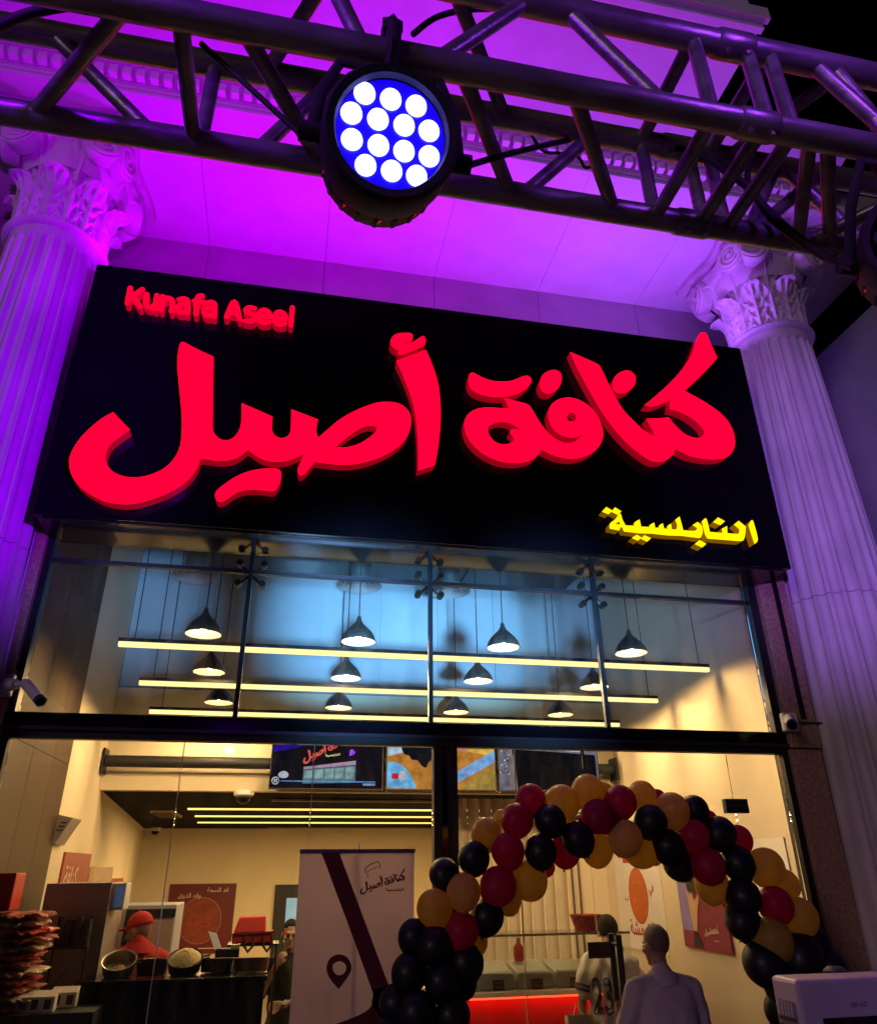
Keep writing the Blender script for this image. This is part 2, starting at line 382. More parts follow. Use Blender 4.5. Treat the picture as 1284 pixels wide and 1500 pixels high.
# ------------------------------------------------------------------ columns
def build_column():
    root = thing('fluted_column', 'fluted column', 'column')
    ZN = 7.17                          # top of shaft
    NF = 24; SEG = NF * 8
    def rr(z): 
        t = z / ZN; return 0.505 - 0.045 * t - 0.075 * t * t
    def shaft(z0, z1, rows, top):
        mb = MB()
        zs = [z0 + (z1 - z0) * j / rows for j in range(rows + 1)]
        if top: zs = zs[:-1] + [z1 - 0.22, z1 - 0.17, z1 - 0.15, z1 - 0.13, z1 - 0.115, z1 - 0.10, z1]
        zs = sorted(set(zs))
        rings = []
        for z in zs:
            ring = []
            for k in range(SEG):
                u = (k % 8) / 8.0; R = rr(z); d = 0.0
                if 0.125 <= u <= 0.875:
                    s = (u - 0.125) / 0.75; w = 2 * s - 1
                    d = 0.034 * math.sqrt(max(0, 1 - w * w))
                    if top and z > z1 - 0.2:
                        lim = (z1 - 0.10 - z) / 0.07
                        d = 0 if lim <= 0 else d * min(1, math.sqrt(max(0, 1 - (1 - min(1, lim)) ** 2)))
                        if lim <= 0 or abs(w) > math.sqrt(max(0, min(1, lim * 2 - lim * lim if lim < 1 else 1))): d = 0
                a = 2 * PI * k / SEG
                ring.append(Vector(((R - d) * math.cos(a), (R - d) * math.sin(a), z)))
            rings.append(ring)
        vs = [v for r in rings for v in r]; fs = []
        for j in range(len(rings) - 1):
            for k in range(SEG):
                k2 = (k + 1) % SEG; fs.append((j*SEG+k, j*SEG+k2, (j+1)*SEG+k2, (j+1)*SEG+k))
        mb.add(vs, fs); return mb
    shaft(0.5, 4.235, 6, False).build('shaft_drum', stone_col, root, smooth=True)
    shaft(4.24, ZN, 6, True).build('shaft_drum', stone_col, root, smooth=True)
    MB().lathe([(0.62, 0), (0.62, 0.2), (0.66, 0.22), (0.66, 0.32), (0.58, 0.36), (0.58, 0.42), (0.54, 0.5), (0.4, 0.5)], 48).build('base', stone_col, root, smooth=True)
    # astragal ring
    MB().lathe([(0.36, ZN - 0.005), (0.40, ZN - 0.002), (0.43, ZN + 0.01), (0.447, ZN + 0.035), (0.43, ZN + 0.06), (0.40, ZN + 0.07), (0.37, ZN + 0.075)], 64).build('astragal', stone_col, root, smooth=True)
    # bell
    zb = ZN + 0.06
    MB().lathe([(0.366, zb), (0.352, zb + 0.25), (0.355, zb + 0.5), (0.385, zb + 0.72), (0.46, zb + 0.86), (0.50, zb + 0.9)], 64).build('bell', stone_col, root, smooth=True)
    # acanthus leaves
    def leaf(h, w, base_r, out, curl):
        mb = MB()
        NU, NV = 20, 34
        def fn(u, v):
            s = 2 * u - 1
            lob = 0.72 + 0.28 * abs(math.sin(v * PI * 4.5 + 0.35)) ** 0.6
            ww = w * (0.60 + 0.55 * math.sin(PI * min(1, v * 0.62 + 0.18))) * lob * (1 - max(0, (v - 0.86) / 0.14) ** 2 * 0.75)
            xx = s * ww
            tt = max(0, (v - 0.70) / 0.30)
            zz = h * (v if v < 0.78 else 0.78 + 0.22 * math.sin((v - 0.78) / 0.22 * PI * 0.62) * 0.95)
            rr_ = base_r + out * v ** 2.4 + curl * tt ** 1.8
            rib = 0.026 * math.exp(-(s / 0.13) ** 2)
            veins = 0.017 * math.sin(abs(s) * 10 - v * 26) * (1 - math.exp(-(s / 0.2) ** 2))
            edge = -0.02 * abs(s) ** 3 + 0.012 * (lob - 0.8)
            r2 = rr_ + rib + veins + edge
            a = xx / max(0.3, rr_)
            return Vector((r2 * math.sin(a), -r2 * math.cos(a), zz))
        mb.grid(fn, NU, NV)
        # thickness: back sheet
        k = len(mb.v); back = [Vector((v.x, v.y, v.z)) * 1.0 for v in mb.v]
        for v in back:
            q = Vector((v.x, v.y, 0)).normalized(); v -= q * 0.022
        mb.add(back, [tuple(i for i in f[::-1]) for f in mb.f[:NU*NV]])
        w_ = NU + 1
        edge = [i for i in range(w_)] + [j * w_ + NU for j in range(1, NV + 1)] + [NV * w_ + i for i in range(NU - 1, -1, -1)] + [j * w_ for j in range(NV - 1, 0, -1)]
        for a, b in zip(edge, edge[1:] + edge[:1]):
            mb.f.append([a, b, b + k, a + k]); mb.mi.append(0)
        return mb
    lo = leaf(0.52, 0.150, 0.382, 0.050, 0.12).mesh('acanthus_leaf', stone_col, True)
    hi = leaf(0.90, 0.150, 0.384, 0.075, 0.13).mesh('acanthus_leaf', stone_col, True)
    for k in range(8): link_mesh('acanthus_leaf', lo, root, (0, 0, zb), (0, 0, k * PI / 4))
    for k in range(8): link_mesh('acanthus_leaf', hi, root, (0, 0, zb), (0, 0, k * PI / 4 + PI / 8))
    # flaring square block between the bell and the abacus
    zt = SOF - 0.22
    def horn(u, v):
        a = 2 * PI * u
        ca, sa = math.cos(a), math.sin(a); sq = 1 / max(abs(ca), abs(sa))
        conc = 1.0 - 0.10 * math.cos(2 * a) ** 2
        r0 = 0.43; r1 = 0.49 * sq * conc
        t = v ** 1.6
        r = r0 + (r1 - r0) * t + 0.06 * math.sin(PI * v) * 0.5
        return Vector((r * ca, r * sa, zb + 0.62 + (zt - zb - 0.62) * v))
    MB().grid(horn, 72, 14, wrap=True).build('echinus', stone_col, root, smooth=True)
    for zz0, zz1, e in ((zt, zt + 0.07, 0.53), (zt + 0.075, zt + 0.13, 0.50), (zt + 0.135, SOF - 0.012, 0.61)):
        q = []
        for k in range(64):
            a = 2 * PI * k / 64; ca, sa = math.cos(a), math.sin(a); sq = 1 / max(abs(ca), abs(sa))
            r = e * sq * (1.0 - 0.13 * math.cos(2 * a) ** 2)
            q.append((r * ca, r * sa))
        mb = MB(); N = 64
        mb.add([(x, y, zz0) for x, y in q] + [(x, y, zz1) for x, y in q], [tuple(range(N))[::-1], tuple(range(N, 2*N))] + [(i, (i+1) % N, (i+1) % N + N, i + N) for i in range(N)])
        mb.build('abacus', stone_col, root)
    # volutes: two on each of the four faces
    def volute(sgn):
        mb = MB()
        R = 0.185
        # thick disc body
        prof = [(0.0, 0.0), (R * 0.95, 0.0), (R, 0.02), (R, 0.13), (R * 0.9, 0.15)]
        for i in range(len(prof) - 1):
            (r0, d0), (r1, d1) = prof[i], prof[i+1]
            vs = []; N = 40
            for r, d in ((r0, d0), (r1, d1)):
                vs += [(r * math.cos(2*PI*k/N), d, r * math.sin(2*PI*k/N)) for k in range(N)]
            mb.add(vs, [(k, (k+1) % N, (k+1) % N + N, k + N) for k in range(N)])
        # spiral ridge
        pts = []; rad = []
        for k in range(95):
            a = k / 94.0; th = a * 2 * PI * 2.6
            r = R * (0.95 - 0.80 * a ** 0.85)
            pts.append((sgn * r * math.sin(th), -0.006, r * math.cos(th))); rad.append(0.020 - 0.010 * a)
        mb.tube(pts, rad, 8)
        mb.ball((0, -0.004, 0), (0.032, 0.02, 0.032), 12, 8)
        return mb
    vl, vr = volute(-1).mesh('volute', stone_col, True), volute(1).mesh('volute', stone_col, True)
    VC, VF, VZ = 0.36, 0.53, SOF - 0.33
    for k in range(4):
        rot = Matrix.Rotation(k * PI / 2, 3, 'Z')
        for s, me in ((-1, vl), (1, vr)):
            p = rot @ Vector((s * VC, -VF, VZ))
            link_mesh('volute', me, root, p, (0, 0, k * PI / 2 + s * 0.30))
        # fluted band between the volutes
        mb = MB()
        for q in range(4):
            z = VZ + 0.02 + q * 0.042
            mb.tube([rot @ Vector((-0.2, -0.50, z)), rot @ Vector((0, -0.475, z - 0.008)), rot @ Vector((0.2, -0.50, z))], 0.017, 8)
        mb.build('scroll_band', stone_col, root, smooth=True)['kind'] = 'stuff'
        # leafy sprig under the band
        c = rot @ Vector((0, -0.47, VZ - 0.05))
    return root
colA = build_column(); colA.location = (-2.41, 5.62, 0)
colA['label'] = 'fluted plaster column with leafy scrolled capital at the left end of the sign'; colA['group'] = 'columns of the portico'
colB = copy_tree(colA); colB.location = (4.88, 5.62, 0)
colB['label'] = 'fluted plaster column with leafy scrolled capital at the right end of the sign'

# ------------------------------------------------------------------ the shop sign
SY, SX0, SX1, SZ0, SZ1 = 5.22, -1.897, 4.176, 4.405, 6.78
sign = thing('shop_sign', 'wide black shop sign with big red lit Arabic letters between the two columns', 'sign', (1.14, 5.5, SZ0))
edges = [SX0, -0.68, 0.54, 1.76, 2.98, SX1]
for i in range(5):
    MB().box(edges[i] + (0.0015 if i else 0), edges[i+1] - (0.0015 if i < 4 else 0), SY, SY + 0.02, SZ0, SZ1).build('sign_panel', black_gloss, sign)
box_obj('sign_box', black_gloss, SX0, SX1, SY + 0.021, 5.74, SZ0 + 0.004, SZ1 - 0.004, sign)
box_obj('sign_underside', mat('bronze_glass_soffit', (0.05, 0.04, 0.035), 0.12, metal=0.5, var=0.3, scale=2), SX0 + 0.05, SX1 - 0.05, SY + 0.04, 5.66, SZ0 - 0.012, SZ0 + 0.002, sign)

def loops_px(ox, oy, sc, *loops):
    return [[(ox + p[0] / sc, oy + p[1] / sc, *p[2:]) for p in lp] for lp in loops]
L1 = lambda *p: [(90 + q[0] / 4.938, 480 + q[1] / 4.938, *q[2:]) for q in p]
L2 = lambda *p: [(300 + q[0] / 7.133, 560 + q[1] / 7.133, *q[2:]) for q in p]
L3 = lambda *p: [(420 + q[0] / 5.35, 480 + q[1] / 5.35, *q[2:]) for q in p]
L4 = lambda *p: [(670 + q[0] / 5.583, 500 + q[1] / 5.583, *q[2:]) for q in p]
L5 = lambda *p: [(820 + q[0] / 4.756, 480 + q[1] / 4.756, *q[2:]) for q in p]
L6 = lambda *p: [(870 + q[0] / 5.136, 730 + q[1] / 5.136, *q[2:]) for q in p]
red_letters = [
 [L1((862,112),(885,105),(990,160),(1100,210,1),(1095,400),(1093,600),(1093,730)) +
  L2((112,552),(160,592),(215,607),(270,597),(325,555),(368,480),(383,400),(387,218,1),(708,360,1),(697,460),(715,535),(760,573),(810,584),(865,563),(897,510),(903,400),(905,283,1),(1180,388,1),(1163,480),(1170,545),(1188,578,1)) +
  L3((330,790),(430,710),(560,640),(700,590),(800,582),(890,600),(950,650),(973,715),(965,790),(930,870),(860,940),(760,1000),(640,1045),(520,1070),(400,1072),(290,1060),(218,1050,1),(170,1110),(130,1150),(105,1157),(88,1130),(92,1090),(120,1035),(140,985,1)) +
  L2((940,790),(850,820),(760,830),(660,820),(560,780),(480,722),(445,705,1),(380,760),(300,800),(200,820),(100,815),(0,800)) +
  L1((1000,950,1),(990,990),(950,1062),(880,1130),(760,1200),(620,1250),(500,1275),(400,1272),(300,1250),(190,1190),(110,1120),(68,1040),(58,960),(80,890),(130,810),(200,735),(290,660),(375,612,1),(495,738,1),(420,790),(350,850),(318,920),(325,980),(370,1040),(450,1075),(540,1083),(640,1065),(740,1020),(810,955),(855,870),(870,780),(872,650),(862,520),(848,380),(840,280),(845,180)),
  L3((380,935,1),(450,940),(540,920),(620,880),(690,825),(708,795),(690,771),(630,768),(560,797),(470,858))],
 [L2((108,1180),(125,1135),(200,1070),(330,985),(480,925),(640,902),(765,908),(798,955),(790,1030),(750,1110),(705,1138),(620,1128),(520,1120),(400,1130),(310,1165),(230,1220),(180,1248),(140,1245),(118,1215))],
 [L3((858,262,1),(1088,173,1),(1130,270),(1180,420),(1202,600),(1200,780),(1180,960),(1158,1078,1),(1030,1118,1),(1030,950),(1020,780),(1000,640),(960,500),(905,360))],
 [L3((865,48),(905,42),(960,42),(984,55),(982,92),(968,106),(905,103,1),(930,117),(978,118),(1040,80),(1072,66),(1087,95),(1080,130),(1055,148),(960,190),(895,212),(868,205),(880,186),(835,155),(812,115),(828,72))],
 [L4((90,290),(105,262),(130,258),(200,295),(280,322),(370,330),(450,320),(530,288),(575,283),(602,310),(595,345),(540,400),(450,440),(350,455),(260,450),(180,430),(120,395),(92,350))],
 [L4((385,463,1),(480,490),(565,513),(600,545),(670,660),(740,750),(810,805),(870,830),(930,830),(980,808),(1032,750,1),(985,775),(930,786),(860,770),(800,735),(760,680),(742,620),(742,575),(765,520),(820,478),(900,460),(980,475),(1060,520),(1120,580),(1165,660),(1188,750),(1175,820),(1130,885),(1050,935),(960,958),(880,955),(780,930),(680,880,1),(650,930),(600,970),(520,990),(430,993),(330,975),(220,925),(130,850),(75,770),(55,690),(65,630),(105,580),(170,550),(250,541),(340,546),(422,553,1)),
  L4((890,620),(900,595),(930,580),(960,595),(972,625),(962,650),(935,658),(905,648)),
  L4((245,715),(265,685),(330,661),(400,662),(470,690),(535,733,1),(475,720),(436,726),(428,745),(450,775),(463,800),(440,830),(380,843),(310,825),(260,770))],
 [L4((670,350),(690,285),(740,245),(800,235),(840,260),(850,310),(830,370),(780,415),(725,425),(685,400))],
 [L5((70,170,1),(175,215),(265,258),(285,285),(310,335),(360,440),(430,560),(500,640),(570,705),(625,745),(655,750,1),(645,715),(600,635,1),(690,632),(755,625,1),(800,680),(870,743),(940,768),(985,762),(1003,732),(985,690),(930,640),(850,592),(762,565,1),(768,495,1),(720,522),(650,547),(588,540,1),(660,480),(760,390),(850,290),(910,200),(945,110),(968,48),(992,33),(1018,45),(1050,120),(1093,208,1),(1040,270),(960,350),(862,440,1),(940,480),(1040,540),(1130,610),(1190,690),(1216,780),(1205,850),(1160,900),(1090,915),(1010,913),(900,890),(800,840,1),(785,880),(740,920),(680,935),(620,920),(520,850),(420,755),(300,600),(200,430),(120,280))],
 [L5((365,395),(380,345),(425,308),(475,300),(515,325),(525,370),(505,415),(455,450),(405,455),(372,430))],
]
yellow_letters = [
 [L6((1187,163),(1210,225),(1228,300),(1224,325),(1203,344,1),(1185,290),(1157,200,1))],
 [L6((838,150),(855,195),(868,252,1),(962,260,1),(958,228,1),(998,208,1),(1000,262,1),(1082,268,1),(1088,235),(1048,198,1),(1085,168,1),(1138,212,1),(1134,270),(1120,315),(1085,322,1),(850,303,1),(828,262),(808,175,1))],
 [L6((930,143,1),(982,172,1),(946,202,1),(893,180,1))],
 [L6((790,312,1),(842,342,1),(810,370,1),(755,345,1))],
 [L6((197,115),(212,160),(235,203,1),(300,206,1),(302,182),(340,158,1),(352,212,1),(413,215,1),(418,200),(450,182,1),(457,220,1),(485,222,1),(487,205),(515,187,1),(524,226,1),(548,230,1),(550,208),(577,190,1),(583,232,1),(614,235,1),(622,205),(607,162,1),(640,136,1),(655,188),(668,240,1),(755,245,1),(772,226),(738,202,1),(775,177,1),(808,210),(812,265),(793,300,1),(650,282,1),(560,280,1),(430,266,1),(335,263,1),(222,250,1),(204,215),(186,242,1),(115,228,1),(118,190),(160,155),(178,125)),
  L6((158,193,1),(185,172,1),(196,198,1))],
 [L6((90,64,1),(137,92,1),(105,120,1),(57,100,1))], [L6((155,67,1),(204,97,1),(176,124,1),(128,102,1))],
 [L6((320,273,1),(357,295,1),(326,319,1),(281,298,1))], [L6((376,276,1),(427,300,1),(396,326,1),(350,305,1))],
]
def on_sign(lp, yf, n=6): return [(q.x, q.z) for q in (at(p.x, p.y, Y=yf) for p in smooth_outline(lp, n))]
LETTERS_RED, LETTERS_YEL = [], []          # outlines in metres on the sign, used again for the small printed marks
def channel_letter(name, loops, yf, depth, fm, sm, parent, store):
    lp = [on_sign(l, yf) for l in loops]; store.append(lp); KEEP.add(id(lp))
    vs, fs = fill_outlines(lp, depth / 2)
    mb = MB()
    mb.add([Vector((v.x, yf + depth / 2 - v.z, v.y)) for v in vs], [])
    for f, nrm in fs:
        mb.f.append(list(f)); mb.mi.append(0 if nrm.z > 0.7 else 1)
    o = mb.build(name, [fm, sm], parent)
    return o
for lp in red_letters: channel_letter('red_letter', lp, SY - 0.105, 0.095, red_face, red_side, sign, LETTERS_RED)
for lp in yellow_letters: channel_letter('yellow_letter', lp, SY - 0.085, 0.078, yel_face, yel_side, sign, LETTERS_YEL)
# small Latin name, rounded strokes
L7 = lambda p: (170 + p[0] / 4.586, 405 + p[1] / 4.586)
latin = {'K': [[(97,75),(77,178)],[(178,84),(108,133)],[(118,130),(163,205)]],
 'u': [[(208,118),(199,168),(206,198),(232,207),(258,192)],[(275,125),(262,218)]],
 'n': [[(315,132),(303,222)],[(309,165),(340,142),(372,152),(382,180),(372,232)]],
 'a': [[(425,152),(458,147),(482,166),(478,245)],[(478,192),(432,190),(413,212),(430,240),(474,236)]],
 'f': [[(580,128),(556,130),(546,158),(536,252)],[(526,162),(574,172)]],
 'a2': [[(605,177),(638,170),(664,190),(658,268)],[(658,215),(612,212),(592,236),(610,263),(654,258)]],
 'A': [[(742,272),(795,166),(832,287)],[(766,242),(814,250)]],
 's': [[(930,212),(893,206),(872,226),(895,247),(926,260),(930,284),(908,302),(866,298)]],
 'e': [[(966,264),(1030,270),(1024,238),(995,222),(967,238),(960,284),(984,310),(1026,306)]],
 'e2': [[(1071,277),(1135,283),(1129,250),(1100,235),(1073,250),(1066,296),(1090,322),(1131,318)]],
 'l': [[(1185,206),(1173,328)]]}
for i, (ch, strokes) in enumerate(latin.items()):
    mb = MB()
    for j, st in enumerate(strokes):
        yf = SY - 0.085 + 0.0008 * j; d = 0.078
        P = [Vector((q.x, q.z)) for q in (at(*L7(p), Y=yf) for p in st)]
        # dense rounded path
        path = []
        for a in range(len(P) - 1):
            p0, p1, p2, p3 = P[max(a-1, 0)], P[a], P[a+1], P[min(a+2, len(P)-1)]
            for k in range(6):
                s = k / 6; path.append(0.5 * ((2*p1) + (p2-p0)*s + (2*p0-5*p1+4*p2-p3)*s*s + (3*p1-p0-3*p2+p3)*s**3))
        path.append(P[-1]); w = 0.0195
        t0 = (path[1] - path[0]).normalized(); t1 = (path[-1] - path[-2]).normalized()
        Lf, Rt = [], []
        for k, p in enumerate(path):
            t = (path[min(k+1, len(path)-1)] - path[max(k-1, 0)]).normalized(); nn = Vector((-t.y, t.x))
            Lf.append(p + nn * w); Rt.append(p - nn * w)
        n0 = Vector((-t0.y, t0.x)); n1 = Vector((-t1.y, t1.x))
        capE = [path[-1] + (n1 * math.cos(a) + t1 * math.sin(a)) * w for a in (PI*k/8 for k in range(1, 8))]
        capS = [path[0] + (-n0 * math.cos(a) - t0 * math.sin(a)) * w for a in (PI*k/8 for k in range(1, 8))]
        M = len(path)
        # ribbon quads front, capped fans, side walls
        base = len(mb.v)
        rim = Lf + capE + Rt[::-1] + capS; N = len(rim)
        mb.add([(p.x, yf, p.y) for p in rim] + [(p.x, yf + d, p.y) for p in rim], [(k, (k+1) % N, (k+1) % N + N, k + N) for k in range(N)], 1)
        fr = []
        for k in range(M - 1):
            r0 = M + 7 + (M - 1 - k); fr.append((k, k+1, r0 - 1, r0))
        fr.append(tuple(range(M - 1, M + 8))); fr.append(tuple(range(2*M + 6, 2*M + 14)) + (0,))
        for f in fr: mb.f.append([base + q for q in f]); mb.mi.append(0)
    mb.build('latin_letter', [red_face, red_side_lit], sign)

# ------------------------------------------------------------------ upper window
GY = 5.70
TZ, HB, HT = 4.245, 2.925, 3.095           # transom, underside and top of the door header
JX = [-1.845, -0.372, 1.091, 2.547, 4.015]
win = thing('upper_window', 'tall glazed band of butt jointed panes under the sign, pendant lamps behind', 'window', (1.1, GY, HT))
for i in range(4):
    MB().box(JX[i] + 0.012, JX[i+1] - 0.012, GY, GY + 0.012, HT, TZ - 0.012).build('pane', glass_up, win)
    MB().box(JX[i] + 0.012, JX[i+1] - 0.012, GY, GY + 0.012, TZ + 0.012, 4.98).build('pane', glass_up, win)
for i in (1, 2, 3):
    MB().box(JX[i] - 0.017, JX[i] + 0.017, GY - 0.016, GY + 0.03, HT, TZ - 0.016).build('glazing_bar', joint_m, win)
    MB().box(JX[i] - 0.017, JX[i] + 0.017, GY - 0.016, GY + 0.03, TZ + 0.016, 4.98).build('glazing_bar', joint_m, win)
MB().box(JX[0], JX[4], GY - 0.018, GY + 0.028, TZ - 0.0155, TZ + 0.0155).build('transom', joint_m, win)
MB().box(JX[0] - 0.05, JX[0] - 0.002, GY - 0.05, GY + 0.05, HT, 4.98).build('jamb', joint_m, win)
MB().box(JX[4] + 0.002, JX[4] + 0.08, GY - 0.05, GY + 0.05, HT, 4.98).build('jamb', joint_m, win)
for i in (1, 2, 3):
    sp = MB(); c = Vector((JX[i], GY + 0.075, TZ))
    sp.ball(c, 0.03, 12, 8)
    for sx in (-1, 1):
        for sz in (-1, 1): sp.tube([c, c + Vector((sx * 0.095, -0.01, sz * 0.085))], [0.014, 0.009], 8)
    s_ = sp.build('spider_fitting', black_metal, win, smooth=True)
    for sx in (-1, 1):
        for sz in (-1, 1):
            MB().tube([c + Vector((sx * 0.095, -0.06, sz * 0.085)), c + Vector((sx * 0.095, 0.012, sz * 0.085))], 0.027, 14).build('disc_bolt', black_metal, s_, smooth=True)

# ------------------------------------------------------------------ entrance glazing
ent = thing('glass_entrance', 'full height glass shopfront with black header, centre post and swing door', 'shopfront', (1.1, GY, 0))
hd = MB().box(-1.90, 4.09, GY - 0.07, GY + 0.06, HB + 0.055, HT - 0.002).build('header', black_gloss, ent, bevel=0.004)
MB().box(-1.90, 4.09, GY - 0.085, GY - 0.071, HB + 0.05, HB + 0.075).build('header_trim', mat('plum_trim', (0.07, 0.05, 0.08), 0.3, metal=0.6), ent)
MB().box(-1.90, 4.09, GY - 0.045, GY + 0.045, HB, HB + 0.054).build('door_track', black_matt, ent)
for a, b in ((1.105, 1.165), (1.235, 1.285)):
    MB().box(a, b, GY - 0.05, GY + 0.05, 0, HB - 0.001).build('centre_post', black_matt, ent, bevel=0.003)
MB().box(1.166, 1.234, GY + 0.02, GY + 0.04, 0, HB - 0.001).build('post_infill', mat('bronze_mirror', (0.14, 0.12, 0.10), 0.08, metal=0.9, var=0.05), ent)
MB().box(-1.895, -1.845, GY - 0.05, GY + 0.05, 0, HB - 0.001).build('jamb', black_matt, ent)
MB().box(4.035, 4.085, GY - 0.05, GY + 0.05, 0, HB - 0.001).build('jamb', black_matt, ent)
for a, b in ((-1.845, -0.70), (-0.70, 0.22), (0.22, 1.105), (1.285, 1.75), (1.75, 2.30), (3.56, 4.035)):
    MB().box(a + 0.003, b - 0.003, GY, GY + 0.012, 0.02, HB - 0.002).build('pane', glass, ent)
for xx in (-0.70, 0.22, 1.75): MB().box(xx - 0.0028, xx + 0.0028, GY - 0.001, GY + 0.013, 0.02, HB - 0.002).build('silicone_joint', mat('pale_silicone', (0.6, 0.55, 0.45), 0.4), ent)
door = MB().box(2.306, 3.552, GY, GY + 0.012, 0.02, HB - 0.012).build('door_leaf', glass, ent)
for yy in (GY - 0.06, GY + 0.072):
    for dx in (0.0,): MB().tube([(2.43, yy, 0.55), (2.43, yy, 1.66)], 0.021, 14).build('door_handle', black_metal, door, smooth=True)
for zz in (0.7, 1.60): MB().tube([(2.43, GY - 0.06, zz), (2.43, GY + 0.072, zz)], 0.012, 10).build('handle_stud', black_metal, door, smooth=True)
push = MB().box(2.215, 2.385, GY - 0.008, GY - 0.003, 1.515, 1.615).build('push_plate', mat('brown_push_plate', (0.055, 0.03, 0.02), 0.5), door)
lt = mat('black_print', (0.008, 0.007, 0.007), 0.6)
text_obj('lettering', 'PUSH', lt, push, (2.26, GY - 0.0095, 1.53), (1, 0, 0), (0, 0, 1), height=0.022)
text_obj('lettering', shape_ar('ادفع'), lt, push, (2.275, GY - 0.0095, 1.565), (1, 0, 0), (0, 0, 1), height=0.032)
pf = MB().box(3.465, 3.66, GY - 0.022, GY + 0.034, 2.47, 2.575).build('patch_fitting', black_matt, ent, bevel=0.003)
MB().box(3.495, 3.63, GY - 0.025, GY - 0.0225, 2.522, 2.53).build('slot', chrome, pf)
MB().box(2.30, 2.315, GY - 0.01, GY + 0.02, HB - 0.14, HB - 0.002).build('pivot', black_matt, ent)

# ------------------------------------------------------------------ interior shell
LX, RX, BY, CZ, UZ, KY = -1.91, 4.05, 9.0, 2.884, 5.9, 17.7
struct(MB().box(-4, 6, 5.6, 18.2, -0.3, 0.012).build('floor', floor_m))
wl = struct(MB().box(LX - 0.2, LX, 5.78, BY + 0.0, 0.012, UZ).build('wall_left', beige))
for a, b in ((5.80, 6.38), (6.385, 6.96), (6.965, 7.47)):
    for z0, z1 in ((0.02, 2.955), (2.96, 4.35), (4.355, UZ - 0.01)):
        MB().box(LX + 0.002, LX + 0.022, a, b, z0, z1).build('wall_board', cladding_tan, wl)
kw = MB(); kw.add([(LX, BY, 0.012), (-2.75, KY, 0.012), (-2.75, KY, CZ + 0.1), (LX, BY, CZ + 0.1), (LX - 0.2, BY, 0.012), (-2.95, KY, 0.012), (-2.95, KY, CZ + 0.1), (LX - 0.2, BY, CZ + 0.1)],
        [(0,1,2,3), (4,7,6,5), (0,4,5,1), (3,2,6,7), (0,3,7,4), (1,5,6,2)])
struct(kw.build('wall_kitchen', beige))
struct(MB().box(RX, RX + 0.2, 5.78, KY, 0.012, UZ).build('wall_right', beige))
struct(MB().box(-3.2, 7.5, KY, KY + 0.2, 0.012, CZ + 0.1).build('wall_back', beige))
struct(MB().box(LX, RX, BY, BY + 0.15, CZ, 3.99).build('bulkhead', beige))
uw = struct(MB().box(LX, RX, BY + 0.02, BY + 0.2, 4.0, UZ).build('wall_upper', upper_grey))
px_ = LX
while px_ < RX - 0.1:
    x1 = min(px_ + 0.745, RX)
    MB().box(px_ + 0.004, x1 - 0.004, BY + 0.001, BY + 0.018, 4.002, UZ - 0.01).build('wall_panel', upper_grey, uw); px_ = x1
struct(MB().box(-3.2, 7.5, BY + 0.15, KY, CZ + 0.005, CZ + 0.15).build('ceiling_kitchen', ceil_black))
struct(MB().box(LX - 0.2, RX + 0.2, 5.78, BY + 0.2, UZ, UZ + 0.15).build('ceiling_upper', ceil_black))
# roller tube across the bulkhead
ro = thing('roller_shutter', 'black roller tube across the bulkhead behind the menu screens', 'shutter', (1, 8.85, 3.1))
MB().tube([(LX + 0.04, 8.86, 3.165), (RX - 0.1, 8.86, 3.165)], 0.062, 20).build('tube', black_matt, ro, smooth=True)
for xx in (LX + 0.012, RX - 0.09): MB().box(xx, xx + 0.02, 8.76, 8.97, 3.03, 3.29).build('end_plate', black_metal, ro)
# ducts and round diffusers under the upper ceiling
for i, (px, py) in enumerate(((287, 838), (527, 842), (657, 850))):
    p = at(px, py, Y=8.0)
    d = thing('ceiling_diffuser', ('left', 'middle', 'right')[i] + 'most of the three round ceiling diffusers behind the upper window', 'diffuser', (p.x, 8.0, 5.02), 'round air diffusers')
    mb = MB()
    for k in range(4): mb.lathe([(0.06 + 0.05*k, 0.05), (0.10 + 0.05*k, 0.0), (0.105 + 0.05*k, 0.004), (0.065 + 0.05*k, 0.055)], 28, (p.x, 8.0, 5.02))
    mb.build('louvre_rings', mat('grey_enamel', (0.34, 0.32, 0.31), 0.5), d, smooth=True)['kind'] = 'stuff'
    MB().lathe([(0.13, 0.05), (0.13, 0.9)], 24, (p.x, 8.0, 5.02)).build('duct', mat('galvanised_duct', (0.3, 0.3, 0.3), 0.4, metal=0.8), d, smooth=True)
dk = thing('air_duct', 'wide dark air duct under the ceiling above the pendant lamps', 'duct', (1, 7.6, 5.3))
MB().box(-1.2, 3.4, 7.3, 8.5, 5.32, 5.72).build('duct_box', mat('dark_duct', (0.05, 0.05, 0.055), 0.5, metal=0.4), dk, bevel=0.01)
for xx in (-0.4, 0.8, 2.0): MB().box(xx, xx + 0.03, 7.28, 8.52, 5.30, 5.74).build('duct_flange', black_metal, dk)

